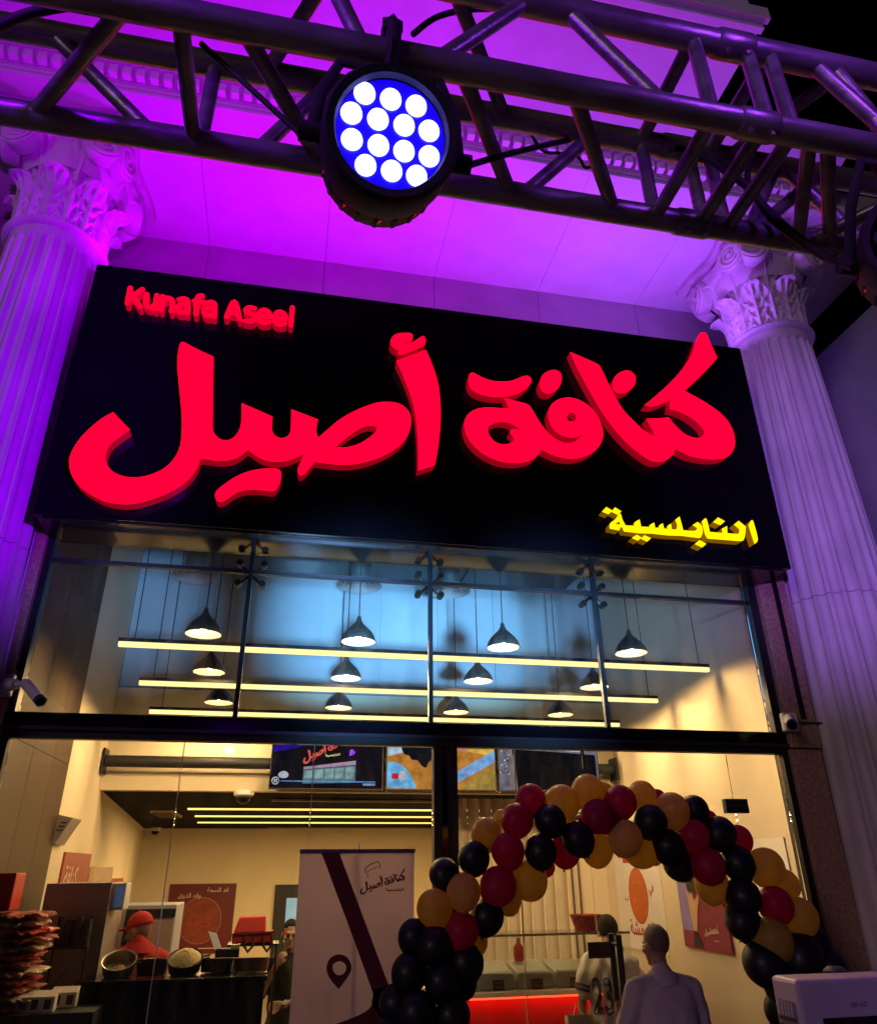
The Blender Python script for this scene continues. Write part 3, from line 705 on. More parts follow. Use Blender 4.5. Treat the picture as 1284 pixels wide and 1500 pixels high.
# ------------------------------------------------------------------ suspended light tubes
tube_glow = glow('warm_led_tube', (1.0, 0.78, 0.30), 1.7)
for i, (yy, zz, x0, x1, lb) in enumerate(((6.4, 3.80, -1.42, 3.955, 'nearest and highest'), (7.35, 3.69, -1.385, 3.875, 'middle'), (8.5, 3.635, -1.45, 3.94, 'farthest and lowest'))):
    t = thing('light_tube', lb + ' of the three long lit tubes behind the upper window', 'light', (1.2, yy, zz), 'long lit tubes')
    MB().box(x0, x1, yy - 0.022, yy + 0.022, zz - 0.02, zz + 0.018).build('diffuser', tube_glow, t)
    MB().box(x0 - 0.004, x1 + 0.004, yy - 0.026, yy + 0.026, zz + 0.0185, zz + 0.05).build('housing', black_metal, t)
    for xx in (x0 + 0.12, x1 - 0.09):
        MB().tube([(xx, yy, zz + 0.05), (xx - 0.02, yy, UZ)], 0.0045, 6).build('wire', dark_m, t)
# pendants
shade_m = mat('dark_bronze_shade', (0.17, 0.13, 0.11), 0.4, metal=0.7, var=0.4, scale=40)
shade_in = mat('cream_shade_inside', (0.75, 0.68, 0.55), 0.6)
bulb_m = glow('warm_bulb', (1.0, 0.74, 0.38), 60.0)
def make_pendant():
    r = thing('pendant_lamp', 'pendant lamp', 'lamp')
    prof = [(0.152, 0.0), (0.153, 0.012), (0.142, 0.05), (0.112, 0.095), (0.072, 0.135), (0.038, 0.168), (0.022, 0.20), (0.016, 0.235)]
    MB().lathe(prof, 36).build('shade', shade_m, r, smooth='all')
    MB().lathe([(0.149, 0.001), (0.139, 0.048), (0.109, 0.092), (0.069, 0.131), (0.034, 0.160), (0.004, 0.165)], 36).build('shade_lining', shade_in, r, smooth='all')
    MB().ball((0, 0, 0.062), (0.030, 0.030, 0.036), 14, 9).build('bulb', bulb_m, r, smooth='all')
    MB().tube([(0, 0, 0.23), (0, 0, 2.2)], 0.005, 6).build('cord', dark_m, r)
    return r
pend = make_pendant(); first = True
rows = ((6.4, 3.925, 'front'), (7.35, 3.815, 'middle'), (8.5, 3.735, 'rear')); xs = (-0.75, 0.565, 1.908, 3.19); nm = ('first from the left', 'second from the left', 'third from the left', 'rightmost')
for yy, zz, rl in rows:
    for xx, xl in zip(xs, nm):
        o = pend if first else copy_tree(pend); first = False
        o.location = (xx + random.uniform(-0.02, 0.02), yy, zz + random.uniform(-0.015, 0.015))
        o['label'] = 'dark drop shaped pendant lamp, ' + xl + ' in the ' + rl + ' row'; o['group'] = 'pendant lamps behind the upper window'
        lamp('pendant_light', 'SPOT', (o.location.x, o.location.y, o.location.z - 0.004), 82, (1.0, 0.61, 0.27), (o.location.x, o.location.y, 0), 0.03, 168, 0.25)

# ------------------------------------------------------------------ kitchen ceiling strips, vents, domes
strip_on = glow('warm_led_strip', (1.0, 0.64, 0.15), 2.0)
strip_off = mat('unlit_strip', (0.35, 0.28, 0.2), 0.4)
for i, (yy, lit, x0, x1) in enumerate(((9.95, 0, -0.1, 3.3), (11.5, 1, -1.25, 3.6), (13.1, 1, -1.30, 3.6), (14.9, 1, -1.42, 3.6), (16.9, 0, -0.2, 3.6))):
    t = thing('ceiling_strip_light', ('unlit strip light nearest the screens on the black ceiling', 'lit ceiling strip nearest the screens', 'middle of the three lit ceiling strips', 'farthest of the three lit ceiling strips', 'unlit strip light nearest the back wall')[i], 'light', (1, yy, CZ), 'strips on the black ceiling')
    MB().box(x0, x1, yy - 0.035, yy + 0.035, CZ - 0.032, CZ - 0.012).build('diffuser', strip_on if lit else strip_off, t)
    MB().box(x0, x1, yy - 0.075, yy + 0.075, CZ - 0.0115, CZ + 0.004).build('housing', black_metal, t)
    if lit: lamp('strip_light', 'AREA', ((x0 + x1) / 2, yy, CZ - 0.06), 145, (1.0, 0.60, 0.24), ((x0 + x1) / 2, yy, 0), x1 - x0, size_y=0.14)
p = at(245, 1191, Z=CZ)
v = thing('ceiling_vent', 'square slotted vent on the black ceiling', 'vent', (p.x, p.y, CZ))
MB().box(p.x - 0.16, p.x + 0.16, p.y - 0.6, p.y + 0.6, CZ - 0.03, CZ).build('frame', mat('tan_enamel', (0.5, 0.42, 0.3), 0.5), v)
for k in range(6): MB().box(p.x - 0.14, p.x + 0.14, p.y - 0.52 + k*0.18, p.y - 0.42 + k*0.18, CZ - 0.045, CZ - 0.031).build('slat', cladding_tan, v)
for px, py, lb in ((357, 1165, 'white dome camera on the black ceiling beside the screens'), (228, 1216, 'small dark dome camera in the far corner of the ceiling')):
    p = at(px, py, Z=CZ - 0.05); p.y = min(p.y, KY - 0.3)
    d = thing('dome_camera', lb, 'camera', (p.x, p.y, CZ))
    MB().lathe([(0.0, 0.0), (0.11, 0.0), (0.11, -0.05), (0.08, -0.07), (0.0, -0.07)], 24, (p.x, p.y, CZ)).build('base', white_pl, d, smooth=True)
    MB().ball((p.x, p.y, CZ - 0.08), (0.075, 0.075, 0.06)).build('dome', black_gloss, d, smooth='all')

# ------------------------------------------------------------------ menu screens
def letters_to(store, name, m_, parent, origin, ux, uz, width, x0, z0, x1):
    """the sign's own lettering again, small: origin is where the sign point (x0, z0) falls"""
    k = width / (x1 - x0); origin, ux, uz = Vector(origin), Vector(ux), Vector(uz)
    for lp in store:
        vs, fs = fill_outlines(lp)
        mb = MB(); mb.add([origin + ux * ((v.x - x0) * k) + uz * ((v.y - z0) * k) for v in vs], [f for f, _ in fs])
        mb.build(name, m_, parent)
def E_(n, c, s=1.0):
    first_ = ('screen_' + n) not in MATS
    m_ = glow('screen_' + n, c, s)
    if first_:
        nt = m_.node_tree; em = next(q for q in nt.nodes if q.type == 'EMISSION')
        tc = nt.nodes.new('ShaderNodeTexCoord'); nz = nt.nodes.new('ShaderNodeTexNoise'); nz.inputs['Scale'].default_value = 9; nz.inputs['Detail'].default_value = 7; nz.inputs['Roughness'].default_value = 0.6
        cr = nt.nodes.new('ShaderNodeValToRGB'); cr.color_ramp.elements[0].position = 0.33; cr.color_ramp.elements[1].position = 0.68
        cr.color_ramp.elements[0].color = (c[0]*0.62, c[1]*0.58, c[2]*0.62, 1); cr.color_ramp.elements[1].color = (min(1, c[0]*1.3), min(1, c[1]*1.35), min(1, c[2]*1.3), 1)
        nt.links.new(tc.outputs['Object'], nz.inputs['Vector']); nt.links.new(nz.outputs['Fac'], cr.inputs[0]); nt.links.new(cr.outputs[0], em.inputs[0])
    return m_
SCY = 8.72; ZB, ZT = 2.885, 3.64
scr_x = [(-0.135, 1.12), (1.15, 2.44), (2.47, 3.72)]
lbl = ('leftmost menu screen showing a night photo of the shop sign', 'middle menu screen showing a gloved hand over an orange tray', 'rightmost menu screen showing a speckled dish, half hidden by balloons')
screens = []
for i, (a, b) in enumerate(scr_x):
    t = thing('menu_screen', lbl[i], 'screen', ((a + b) / 2, SCY, ZB), 'screens over the counter'); screens.append(t)
    MB().box(a, b, SCY, SCY + 0.05, ZB, ZT).build('case', black_matt, t, bevel=0.004)
    MB().box(a + 0.2, b - 0.2, SCY + 0.05, SCY + 0.12, ZB + 0.2, ZT - 0.2).build('bracket', black_metal, t)
def flat(name, pts, col, st, parent, y, x0, x1):
    """flat print on a screen: outline in screen units 0..1"""
    lp = [(x0 + (x1 - x0) * p[0], ZB + (ZT - ZB) * p[1]) for p in smooth_outline(pts, 4)]
    vs, fs = fill_outlines([lp])
    MB().add([(v.x, y, v.y) for v in vs], [f for f, _ in fs]).build(name, E_(col[0], col[1], st), parent)
R4 = lambda x0, y0, x1, y1: [(x0, y0, 1), (x1, y0, 1), (x1, y1, 1), (x0, y1, 1)]
a, b = scr_x[0]; t = screens[0]; y = SCY - 0.003
flat('picture', R4(0.01, 0.02, 0.99, 0.98), ('night', (0.006, 0.005, 0.010)), 1, t, y, a, b)
flat('picture_sky', [(0.02,0.52,1),(0.26,0.60),(0.33,0.72),(0.62,0.9),(0.62,0.97,1),(0.02,0.97,1)], ('blue', (0.02, 0.005, 0.28)), 1, t, y - 0.002, a, b)
flat('picture_window', [(0.29,0.08,1),(0.75,0.10,1),(0.75,0.34,1),(0.29,0.27,1)], ('teal', (0.10, 0.20, 0.24)), 1, t, y - 0.002, a, b)
for k in range(5): flat('picture_window_glow', [(0.30+k*0.09,0.15,1),(0.375+k*0.09,0.16,1),(0.375+k*0.09,0.265+k*0.015,1),(0.30+k*0.09,0.25+k*0.015,1)], ('teal_b', (0.25, 0.38, 0.38)), 1, t, y - 0.004, a, b)
flat('picture_soffit', [(0.29,0.275,1),(0.75,0.35,1),(0.75,0.41,1),(0.29,0.31,1)], ('pinkish', (0.38, 0.24, 0.36)), 1, t, y - 0.004, a, b)
ang = math.radians(17)
letters_to(LETTERS_RED, 'lettering', E_('coral', (0.85, 0.10, 0.07)), t, (a + 1.255 * 0.285, y - 0.005, ZB + 0.755 * 0.35), (math.cos(ang), 0, math.sin(ang)), (-0.1, 0, 1.0), 0.54, -1.68, 4.55, 4.0)
letters_to(LETTERS_YEL, 'lettering', E_('cream', (0.85, 0.72, 0.22)), t, (a + 1.255 * 0.50, y - 0.005, ZB + 0.755 * 0.45), (math.cos(0.1), 0, math.sin(0.1)), (0, 0, 1.0), 0.155, 2.75, 4.5, 4.05)
flat('play_bar', R4(0.10, 0.105, 0.93, 0.118), ('bar', (0.12, 0.30, 0.75)), 1, t, y - 0.004, a, b)
flat('time_code', R4(0.82, 0.06, 0.93, 0.09), ('time', (0.25, 0.35, 0.6)), 1, t, y - 0.004, a, b)
ring = [(0.055 + 0.032*math.cos(2*PI*k/16), 0.115 + 0.053*math.sin(2*PI*k/16)) for k in range(16)]; ring2 = [(0.055 + 0.026*math.cos(2*PI*k/16), 0.115 + 0.043*math.sin(2*PI*k/16)) for k in range(16)]
flat('pause_mark', ring, ('white', (0.75, 0.75, 0.85)), 1, t, y - 0.005, a, b); flat('pause_disc', ring2, ('darkblue', (0.01, 0.01, 0.05)), 1, t, y - 0.006, a, b)
for q in (0.044, 0.060): flat('pause_stroke', R4(q, 0.09, q + 0.009, 0.14), ('white', (0.75, 0.75, 0.85)), 1, t, y - 0.007, a, b)
flat('badge', [(0.08,0.17),(0.12,0.15),(0.16,0.17),(0.16,0.22),(0.12,0.25),(0.08,0.22)], ('pale', (0.55, 0.55, 0.6)), 1, t, y - 0.003, a, b)
a, b = scr_x[1]; t = screens[1]
flat('picture', R4(0.01, 0.02, 0.99, 0.98), ('orange', (0.52, 0.20, 0.035)), 1, t, y, a, b)
flat('cloth', [(0.01,0.48,1),(0.12,0.53),(0.2,0.58),(0.3,0.97,1),(0.01,0.97,1)], ('paleblue', (0.42, 0.55, 0.68)), 1, t, y - 0.002, a, b)
flat('glove', [(0.13,0.97,1),(0.135,0.62),(0.16,0.52),(0.20,0.50),(0.23,0.44),(0.28,0.43),(0.32,0.35),(0.36,0.33),(0.38,0.40),(0.43,0.47),(0.46,0.60),(0.46,0.97,1)], ('glove', (0.006, 0.007, 0.012)), 1, t, y - 0.004, a, b)
flat('sleeve', [(0.36,0.97,1),(0.40,0.60),(0.44,0.47),(0.485,0.44),(0.50,0.97,1)], ('blue_s', (0.05, 0.22, 0.55)), 1, t, y - 0.003, a, b)
flat('plate', [(0.01,0.03,1),(0.27,0.03,1),(0.22,0.22),(0.12,0.38),(0.01,0.40,1)], ('skyblue', (0.16, 0.45, 0.80)), 1, t, y - 0.003, a, b)
flat('badge', R4(0.05, 0.16, 0.11, 0.24), ('redtag', (0.6, 0.02, 0.05)), 1, t, y - 0.005, a, b)
flat('badge', [(0.12,0.15),(0.17,0.15),(0.18,0.23),(0.145,0.28),(0.115,0.23)], ('pale', (0.55, 0.55, 0.6)), 1, t, y - 0.005, a, b)
flat('tray', [(0.62,0.10,1),(0.99,0.42,1),(0.99,0.60,1),(0.62,0.26,1)], ('traylblue', (0.20, 0.38, 0.72)), 1, t, y - 0.003, a, b)
flat('food', [(0.66,0.03,1),(0.99,0.03,1),(0.99,0.38,1),(0.82,0.22)], ('golden', (0.40, 0.24, 0.05)), 1, t, y - 0.002, a, b)
flat('food', [(0.70,0.62),(0.84,0.55),(0.99,0.50,1),(0.99,0.97,1),(0.72,0.97)], ('yellowish', (0.75, 0.45, 0.06)), 1, t, y - 0.002, a, b)
flat('food', [(0.60,0.62),(0.68,0.57),(0.76,0.62),(0.78,0.97,1),(0.56,0.97,1)], ('pinky', (0.62, 0.20, 0.16)), 1, t, y - 0.003, a, b)
a, b = scr_x[2]; t = screens[2]
flat('picture', R4(0.01, 0.02, 0.99, 0.98), ('greyish', (0.16, 0.15, 0.20)), 1, t, y, a, b)
rs = random.Random(3); mb = MB(); mb2 = MB()
for k in range(260):
    u, v_ = rs.uniform(0.02, 0.55), rs.uniform(0.25, 0.95); s = rs.uniform(0.005, 0.012)
    if u > 0.15 and v_ < 0.62: continue
    (mb if k % 2 else mb2).add([(a + (b-a)*(u-s), y-0.002, ZB + 0.755*(v_)), (a + (b-a)*u, y-0.002, ZB + 0.755*(v_-1.4*s)), (a + (b-a)*(u+s), y-0.002, ZB + 0.755*v_), (a + (b-a)*u, y-0.002, ZB + 0.755*(v_+1.4*s))], [(0,1,2,3)])
mb.build('speckle', E_('white2', (0.62, 0.62, 0.72)), t)['kind'] = 'stuff'; mb2.build('speckle', E_('glove', (0.006, 0.007, 0.012)), t)['kind'] = 'stuff'
flat('pan', [(0.14,0.03,1),(0.97,0.03,1),(0.97,0.56,1),(0.5,0.60),(0.14,0.62,1)], ('dark', (0.006, 0.005, 0.007)), 1, t, y - 0.003, a, b)
flat('spoon', [(0.10,0.03,1),(0.18,0.03,1),(0.16,0.45),(0.13,0.62),(0.11,0.45)], ('taupe', (0.24, 0.17, 0.15)), 1, t, y - 0.004, a, b)
flat('bowl', [(0.58,0.62,1),(0.82,0.60,1),(0.84,0.90),(0.60,0.95)], ('pale2', (0.6, 0.55, 0.62)), 1, t, y - 0.004, a, b)

# ------------------------------------------------------------------ posters
maroon = mat('maroon_print', (0.13, 0.006, 0.02), 0.45, var=0.06)
redprint = mat('red_print', (0.42, 0.03, 0.025), 0.5)
cream = mat('cream_print', (0.75, 0.62, 0.45), 0.6)
whitep = mat('white_print', (0.78, 0.74, 0.70), 0.6, var=0.04)
orangep = mat('orange_print', (0.55, 0.13, 0.03), 0.5, var=0.25, scale=25)
purp = mat('purple_print', (0.28, 0.22, 0.55), 0.5); pinkm = mat('plum_print', (0.26, 0.02, 0.07), 0.45, var=0.2, scale=4)
skinp = mat('skin_print', (0.70, 0.42, 0.28), 0.5); blackp = mat('dark_print', (0.02, 0.015, 0.02), 0.5)
ox = (1, 0, 0); oz = (0, 0, 1)
def disc(name, m_, parent, c, ux, uz, rx, rz, n=40, inner=0.0):
    c, ux, uz = Vector(c), Vector(ux), Vector(uz); mb = MB()
    ring = [c + ux*rx*math.cos(2*PI*k/n) + uz*rz*math.sin(2*PI*k/n) for k in range(n)]
    if inner:
        r2 = [c + ux*rx*inner*math.cos(2*PI*k/n) + uz*rz*inner*math.sin(2*PI*k/n) for k in range(n)]
        mb.add(ring + r2, [(k, (k+1) % n, (k+1) % n + n, k + n) for k in range(n)])
    else: mb.add(ring, [tuple(range(n))])
    return mb.build(name, m_, parent)
# back wall poster
py = KY - 0.03
po = thing('wall_poster', 'large maroon square poster with a round dish on the back wall of the kitchen', 'poster', (-1.4, KY, 0.6))
MB().box(-2.07, -0.745, py, KY - 0.004, 0.585, 1.835).build('sheet', maroon, po)
disc('dish', mat('dish_print', (0.22, 0.035, 0.012), 0.5, var=0.3, scale=9), po, (-1.40, py - 0.004, 1.17), ox, oz, 0.40, 0.40)
disc('dish_rim', mat('rim_print', (0.34, 0.16, 0.14), 0.5), po, (-1.40, py - 0.006, 1.17), ox, oz, 0.42, 0.42, inner=0.965)
text_obj('lettering', shape_ar('كنافة'), redprint, po, (-1.62, py - 0.008, 1.05), ox, oz, width=0.44)
text_obj('lettering', shape_ar('قد السمة'), cream, po, (-1.32, py - 0.008, 1.68), ox, oz, width=0.42)
text_obj('lettering', shape_ar('وقد الذوق'), cream, po, (-1.88, py - 0.008, 1.56), ox, oz, width=0.44)
MB().box(-1.83, -1.45, py - 0.005, py - 0.003, 0.67, 0.685).build('caption', cream, po); MB().box(-1.37, -1.0, py - 0.005, py - 0.003, 0.67, 0.685).build('caption', cream, po)
# right wall posters (they hang on the plane x = RX)
px0 = RX - 0.012; wy = (0, -1, 0)       # writing runs towards the camera on that wall
def on_right(y0, y1, z0, z1, t=0.012): return MB().box(RX - t, RX - 0.002, y0, y1, z0, z1)
po = thing('wall_poster', 'tall cream poster with an orange round dish and red lettering on the right wall', 'poster', (RX, 8.7, 1.3))
on_right(8.12, 9.28, 1.26, 2.62).build('sheet', whitep, po)
disc('dish', orangep, po, (px0 - 0.003, 8.70, 1.80), wy, oz, 0.23, 0.27)
disc('dish_rim', redprint, po, (px0 - 0.004, 8.70, 1.80), wy, oz, 0.24, 0.28, inner=0.95)
MB().box(px0 - 0.003, px0 - 0.002, 8.42, 9.02, 2.13, 2.19).build('red_bar', redprint, po)
text_obj('lettering', shape_ar('القرمشة'), redprint, po, (px0 - 0.004, 9.0, 1.36), wy, oz, width=0.62, bold=0.02)
text_obj('lettering', shape_ar('في'), redprint, po, (px0 - 0.004, 8.42, 1.80), wy, oz, width=0.12, bold=0.02)
text_obj('lettering', shape_ar('ث'.replace('ث', 'ب')), redprint, po, (px0 - 0.004, 9.07, 1.72), wy, oz, width=0.1, bold=0.02)
po = thing('wall_poster', 'glossy maroon poster with a hand and pale logo on the right wall under the balloons', 'poster', (RX, 7.3, 1.4))
on_right(6.885, 7.73, 1.385, 2.30, 0.03).build('sheet', pinkm, po)
q = RX - 0.034
MB().box(q, q + 0.003, 7.44, 7.725, 1.53, 1.99).build('purple_block', purp, po)
MB().box(q - 0.001, q + 0.002, 7.35, 7.725, 2.0, 2.29).build('red_block', redprint, po)
def on_r(name, pts, m_, off=0.003):
    lp = [(p.x, p.y) for p in smooth_outline(pts, 4)]; vs, fs = fill_outlines([lp])
    MB().add([(q - off, v.x, v.y) for v in vs], [f for f, _ in fs]).build(name, m_, po)
on_r('hand', [(7.50,1.52),(7.44,1.52),(7.38,1.70),(7.33,1.80),(7.31,1.88),(7.36,1.83),(7.42,1.80),(7.45,1.88),(7.50,1.84),(7.55,1.88),(7.53,1.75)], skinp)
on_r('sleeve', [(7.53,1.40,1),(7.36,1.40,1),(7.43,1.51),(7.50,1.53)], blackp)
on_r('food', [(7.52,1.88),(7.34,1.86),(7.28,1.93),(7.36,2.0),(7.5,2.02)], blackp, 0.004)
disc('dish', mat('dish_red', (0.5, 0.07, 0.03), 0.5, var=0.3, scale=12), po, (q - 0.004, 7.46, 2.10), wy, oz, 0.1, 0.08)
letters_to(LETTERS_RED, 'lettering', cream, po, (q - 0.005, 7.30, 1.50), (0, -0.97, 0.0), (0, 0, 0.9), 0.27, -1.68, 4.55, 4.0)
letters_to(LETTERS_YEL, 'lettering', cream, po, (q - 0.005, 7.13, 1.465), wy, oz, 0.08, 2.75, 4.5, 4.05)
po = thing('wall_poster', 'white poster with red writing on the right wall by the door jamb', 'poster', (RX, 6.0, 1.3))
on_right(5.86, 6.55, 1.5, 2.30).build('sheet', whitep, po)
text_obj('lettering', shape_ar('سعم'), redprint, po, (px0 - 0.003, 6.15, 2.06), wy, oz, width=0.2, bold=0.02)
text_obj('lettering', shape_ar('نو'), redprint, po, (px0 - 0.003, 6.1, 1.88), wy, oz, width=0.14, bold=0.02)
# left wall posters and emergency light
def on_left(y0, y1, z0, z1, t=0.012, x=LX): return MB().box(x + 0.001, x + t, y0, y1, z0, z1)
po = thing('wall_poster', 'small red poster on the left wall above the grey cabinet', 'poster', (LX, 7.9, 1.9))
pa = at(97, 1248, X=LX + 0.02); pb = at(127, 1295, X=LX + 0.02)
on_left(pa.y, pb.y, pb.z - 0.12, pa.z, 0.02).build('sheet', mat('brick_red_print', (0.30, 0.05, 0.03), 0.5, var=0.15, scale=9), po)
text_obj('lettering', shape_ar('كنافة'), cream, po, (LX + 0.023, pa.y + 0.1, pb.z - 0.02), (0, 1, 0), oz, width=0.5)
po = thing('wall_poster', 'pale framed notice on the left wall between two red posters', 'poster', (LX, 9.3, 1.9))
pa = at(140, 1270, X=LX - 0.01); pb = at(163, 1295, X=LX - 0.01)
MB().box(LX - 0.02, LX + 0.03, 9.3, 10.3, pb.z - 0.2, pa.z).build('sheet', mat('tan_print', (0.5, 0.36, 0.24), 0.5), po)
po = thing('wall_poster', 'brown red poster on the far left wall beyond the pale notice', 'poster', (LX - 0.2, 11.3, 1.9))
MB().box(LX - 0.24, LX - 0.16, 11.2, 12.2, 1.35, 2.0).build('sheet', mat('brick_red_print', (0.30, 0.05, 0.03), 0.5), po)
pe = at(104, 1216, X=LX + 0.1)
el = thing('emergency_light', 'angular grey emergency light on the left wall above the posters', 'light', (LX, pe.y, pe.z))
mb = MB(); y0, y1 = pe.y - 0.22, pe.y + 0.12; z0, z1 = pe.z - 0.12, pe.z + 0.12
mb.add([(LX + 0.002, y0, z0), (LX + 0.002, y1, z0), (LX + 0.002, y1, z1), (LX + 0.002, y0, z1), (LX + 0.15, y0, z1 - 0.03), (LX + 0.15, y1, z1 - 0.03), (LX + 0.04, y0, z0), (LX + 0.04, y1, z0)],
       [(0,1,2,3), (3,2,5,4), (4,5,7,6), (6,7,1,0), (0,3,4,6), (1,7,5,2)])
mb.build('housing', mat('grey_plastic', (0.32, 0.29, 0.26), 0.45), el)
for k in range(3): MB().box(LX + 0.06 - k*0.012, LX + 0.11 - k*0.012, y0 - 0.004, y0 - 0.001, z1 - 0.075 - k*0.03, z1 - 0.065 - k*0.03).build('slot', blackp, el)

# window in the back wall
bw = thing('back_door', 'black framed door with a pale blue pane in the back wall of the kitchen', 'door', (0.6, KY, 0))
MB().box(0.05, 1.3, KY - 0.06, KY - 0.003, 0.02, 1.80).build('frame', black_matt, bw)
MB().box(0.30, 1.1, KY - 0.068, KY - 0.061, 0.75, 1.55).build('pane', mat('blue_pane', (0.25, 0.45, 0.6), 0.3, emit=(0.16, 0.36, 0.55), estr=0.6), bw)
MB().box(0.30, 1.1, KY - 0.075, KY - 0.069, 1.0, 1.03).build('bar', black_matt, bw)

# ------------------------------------------------------------------ counters and goods inside
flute = mat('fluted_panel', (0.52, 0.44, 0.32), 0.5, var=0.1, scale=2)
pt = thing('fluted_partition', 'beige fluted partition behind the display counter', 'partition', (3.0, 9.6, 0))
for k in range(9):
    x0 = 2.15 + k * 0.155
    mb = MB(); pts = [(x0, 9.62)] + [(x0 + 0.15 * (j / 6), 9.62 - 0.05 * math.sin(PI * j / 6)) for j in range(7)] + [(x0 + 0.15, 9.62)]
    N = len(pts); mb.add([(x, y, 0.02) for x, y in pts] + [(x, y, CZ - 0.01) for x, y in pts], [tuple(range(N)), tuple(range(N, 2*N))[::-1]] + [(i, (i+1) % N, (i+1) % N + N, i + N) for i in range(N)])
    mb.build('flute', flute, pt, smooth=True)
MB().box(3.555, 4.045, 9.55, 9.70, 0.02, CZ - 0.005).build('plain_board', beige, pt)
for xx in (3.57, 3.66): MB().box(xx, xx + 0.02, 9.52, 9.548, 0.02, CZ - 0.01).build('edge_strip', mat('dark_strip', (0.12, 0.09, 0.06), 0.5), pt)
MB().box(2.0, 2.14, 9.60, 9.72, 0.02, CZ - 0.005).build('plain_board', beige, pt)

dc = thing('display_counter', 'display counter with red lit front and glass case behind the door', 'counter', (2.5, 7.8, 0))
redcab = mat('red_counter_front', (0.40, 0.015, 0.012), 0.3, var=0.1)
MB().box(1.45, 3.32, 7.40, 8.1, 0.02, 1.075).build('cabinet', redcab, dc, bevel=0.004)
MB().box(1.42, 3.34, 7.36, 8.12, 1.0755, 1.115).build('worktop', mat('cream_worktop', (0.7, 0.6, 0.45), 0.3), dc, bevel=0.004)
MB().box(1.45, 3.30, 7.365, 7.385, 1.060, 1.0752).build('light_strip', glow('red_led', (1.0, 0.06, 0.02), 3.0), dc)
lamp('counter_light', 'AREA', (2.4, 7.34, 1.06), 2.2, (1.0, 0.03, 0.01), (2.4, 7.42, 0.6), 1.8, size_y=0.03)
cg = glass_mat('case_glass', dirt=0.01)
MB().box(1.47, 3.30, 7.40, 7.408, 1.116, 1.53).build('case_front', cg, dc)
MB().box(1.47, 3.30, 7.40, 7.95, 1.531, 1.541).build('case_top', cg, dc)
MB().box(1.465, 3.305, 7.395, 7.412, 1.531, 1.549).build('case_edge', mat('dark_strip', (0.12, 0.09, 0.06), 0.5), dc)
trayw = mat('foil_cover', (0.62, 0.57, 0.48), 0.4, var=0.12, scale=14, bump=0.5, bscale=25)
for k in range(5):
    x0 = 1.50 + k * 0.36
    t = tag(MB().add([(x0, 7.47, 1.117), (x0 + 0.34, 7.47, 1.117), (x0 + 0.34, 7.9, 1.117), (x0, 7.9, 1.117), (x0 + 0.012, 7.49, 1.24), (x0 + 0.33, 7.49, 1.235), (x0 + 0.33, 7.88, 1.30), (x0 + 0.012, 7.88, 1.30)],
        [(0,3,2,1), (4,5,6,7), (0,1,5,4), (1,2,6,5), (2,3,7,6), (3,0,4,7)]).build('covered_tray', trayw, bevel=0.012), ('first', 'second', 'third', 'fourth', 'fifth')[k] + ' foil covered tray from the left inside the display counter', 'tray', 'trays in the display counter')
    c = tag(MB().box(x0 + 0.12, x0 + 0.22, 7.44, 7.446, 1.117, 1.195).build('price_card', maroon), 'small maroon price card in front of the ' + ('first', 'second', 'third', 'fourth', 'fifth')[k] + ' covered tray', 'card', 'price cards in the counter')
    text_obj('lettering', shape_ar('نابلسية'), cream, c, (x0 + 0.135, 7.438, 1.165), ox, oz, width=0.07)
    text_obj('lettering', shape_ar('خشنة'.replace('خ', 'ح')), cream, c, (x0 + 0.135, 7.438, 1.135), ox, oz, width=0.07)
bk = tag(MB().lathe([(0.0, 0.0), (0.11, 0.0), (0.16, 0.13), (0.165, 0.14), (0.15, 0.14), (0.10, 0.01)], 20, (2.98, 7.62, 1.542)).build('woven_basket', mat('red_woven', (0.30, 0.04, 0.03), 0.7, var=0.6, scale=30), smooth=True), 'red patterned woven basket on top of the display counter', 'basket')
tag(MB().lathe([(0.0, 0), (0.045, 0), (0.05, 0.06), (0.05, 0.11), (0.018, 0.15), (0.016, 0.19), (0.0, 0.19)], 18, (2.32, 7.75, 1.302)).build('sauce_jug', redprint, smooth=True), 'small red jug standing on the trays in the display counter', 'jug')
b = MB().box(1.97, 2.02, 7.7, 7.74, 1.542, 1.63).build('soap_bottle', white_pl, bevel=0.012); tag(b, 'small white pump bottle on the display counter', 'bottle')
MB().tube([(1.995, 7.72, 1.63), (1.995, 7.72, 1.67), (1.995, 7.69, 1.675)], 0.006, 8).build('pump', white_pl, b)

# dark cooking counter in the left window, with pans
marble = mat('black_marble', (0.014, 0.012, 0.02), 0.14, var=0.5, scale=5, bump=1.0, bscale=12, stretch=(1.6, 1, 0.5))
ct = thing('cooking_counter', 'black stone cooking counter with pans in the left window', 'counter', (-0.6, 6.6, 0))
MB().box(-1.25, -0.005, 6.30, 7.0, 0.02, 1.385).build('cabinet', marble, ct, bevel=0.004)
MB().box(-1.27, 0.01, 6.27, 7.02, 1.386, 1.415).build('worktop', marble, ct, bevel=0.004)
pan_m = mat('blackened_pan', (0.03, 0.027, 0.025), 0.4, metal=0.6, var=0.5, scale=20)
cheese = mat('shredded_cheese', (0.78, 0.62, 0.30), 0.7, var=0.2, scale=60, bump=0.8, bscale=90)
steelpan = mat('tinned_pan', (0.45, 0.40, 0.32), 0.35, metal=0.7, var=0.3, scale=10)
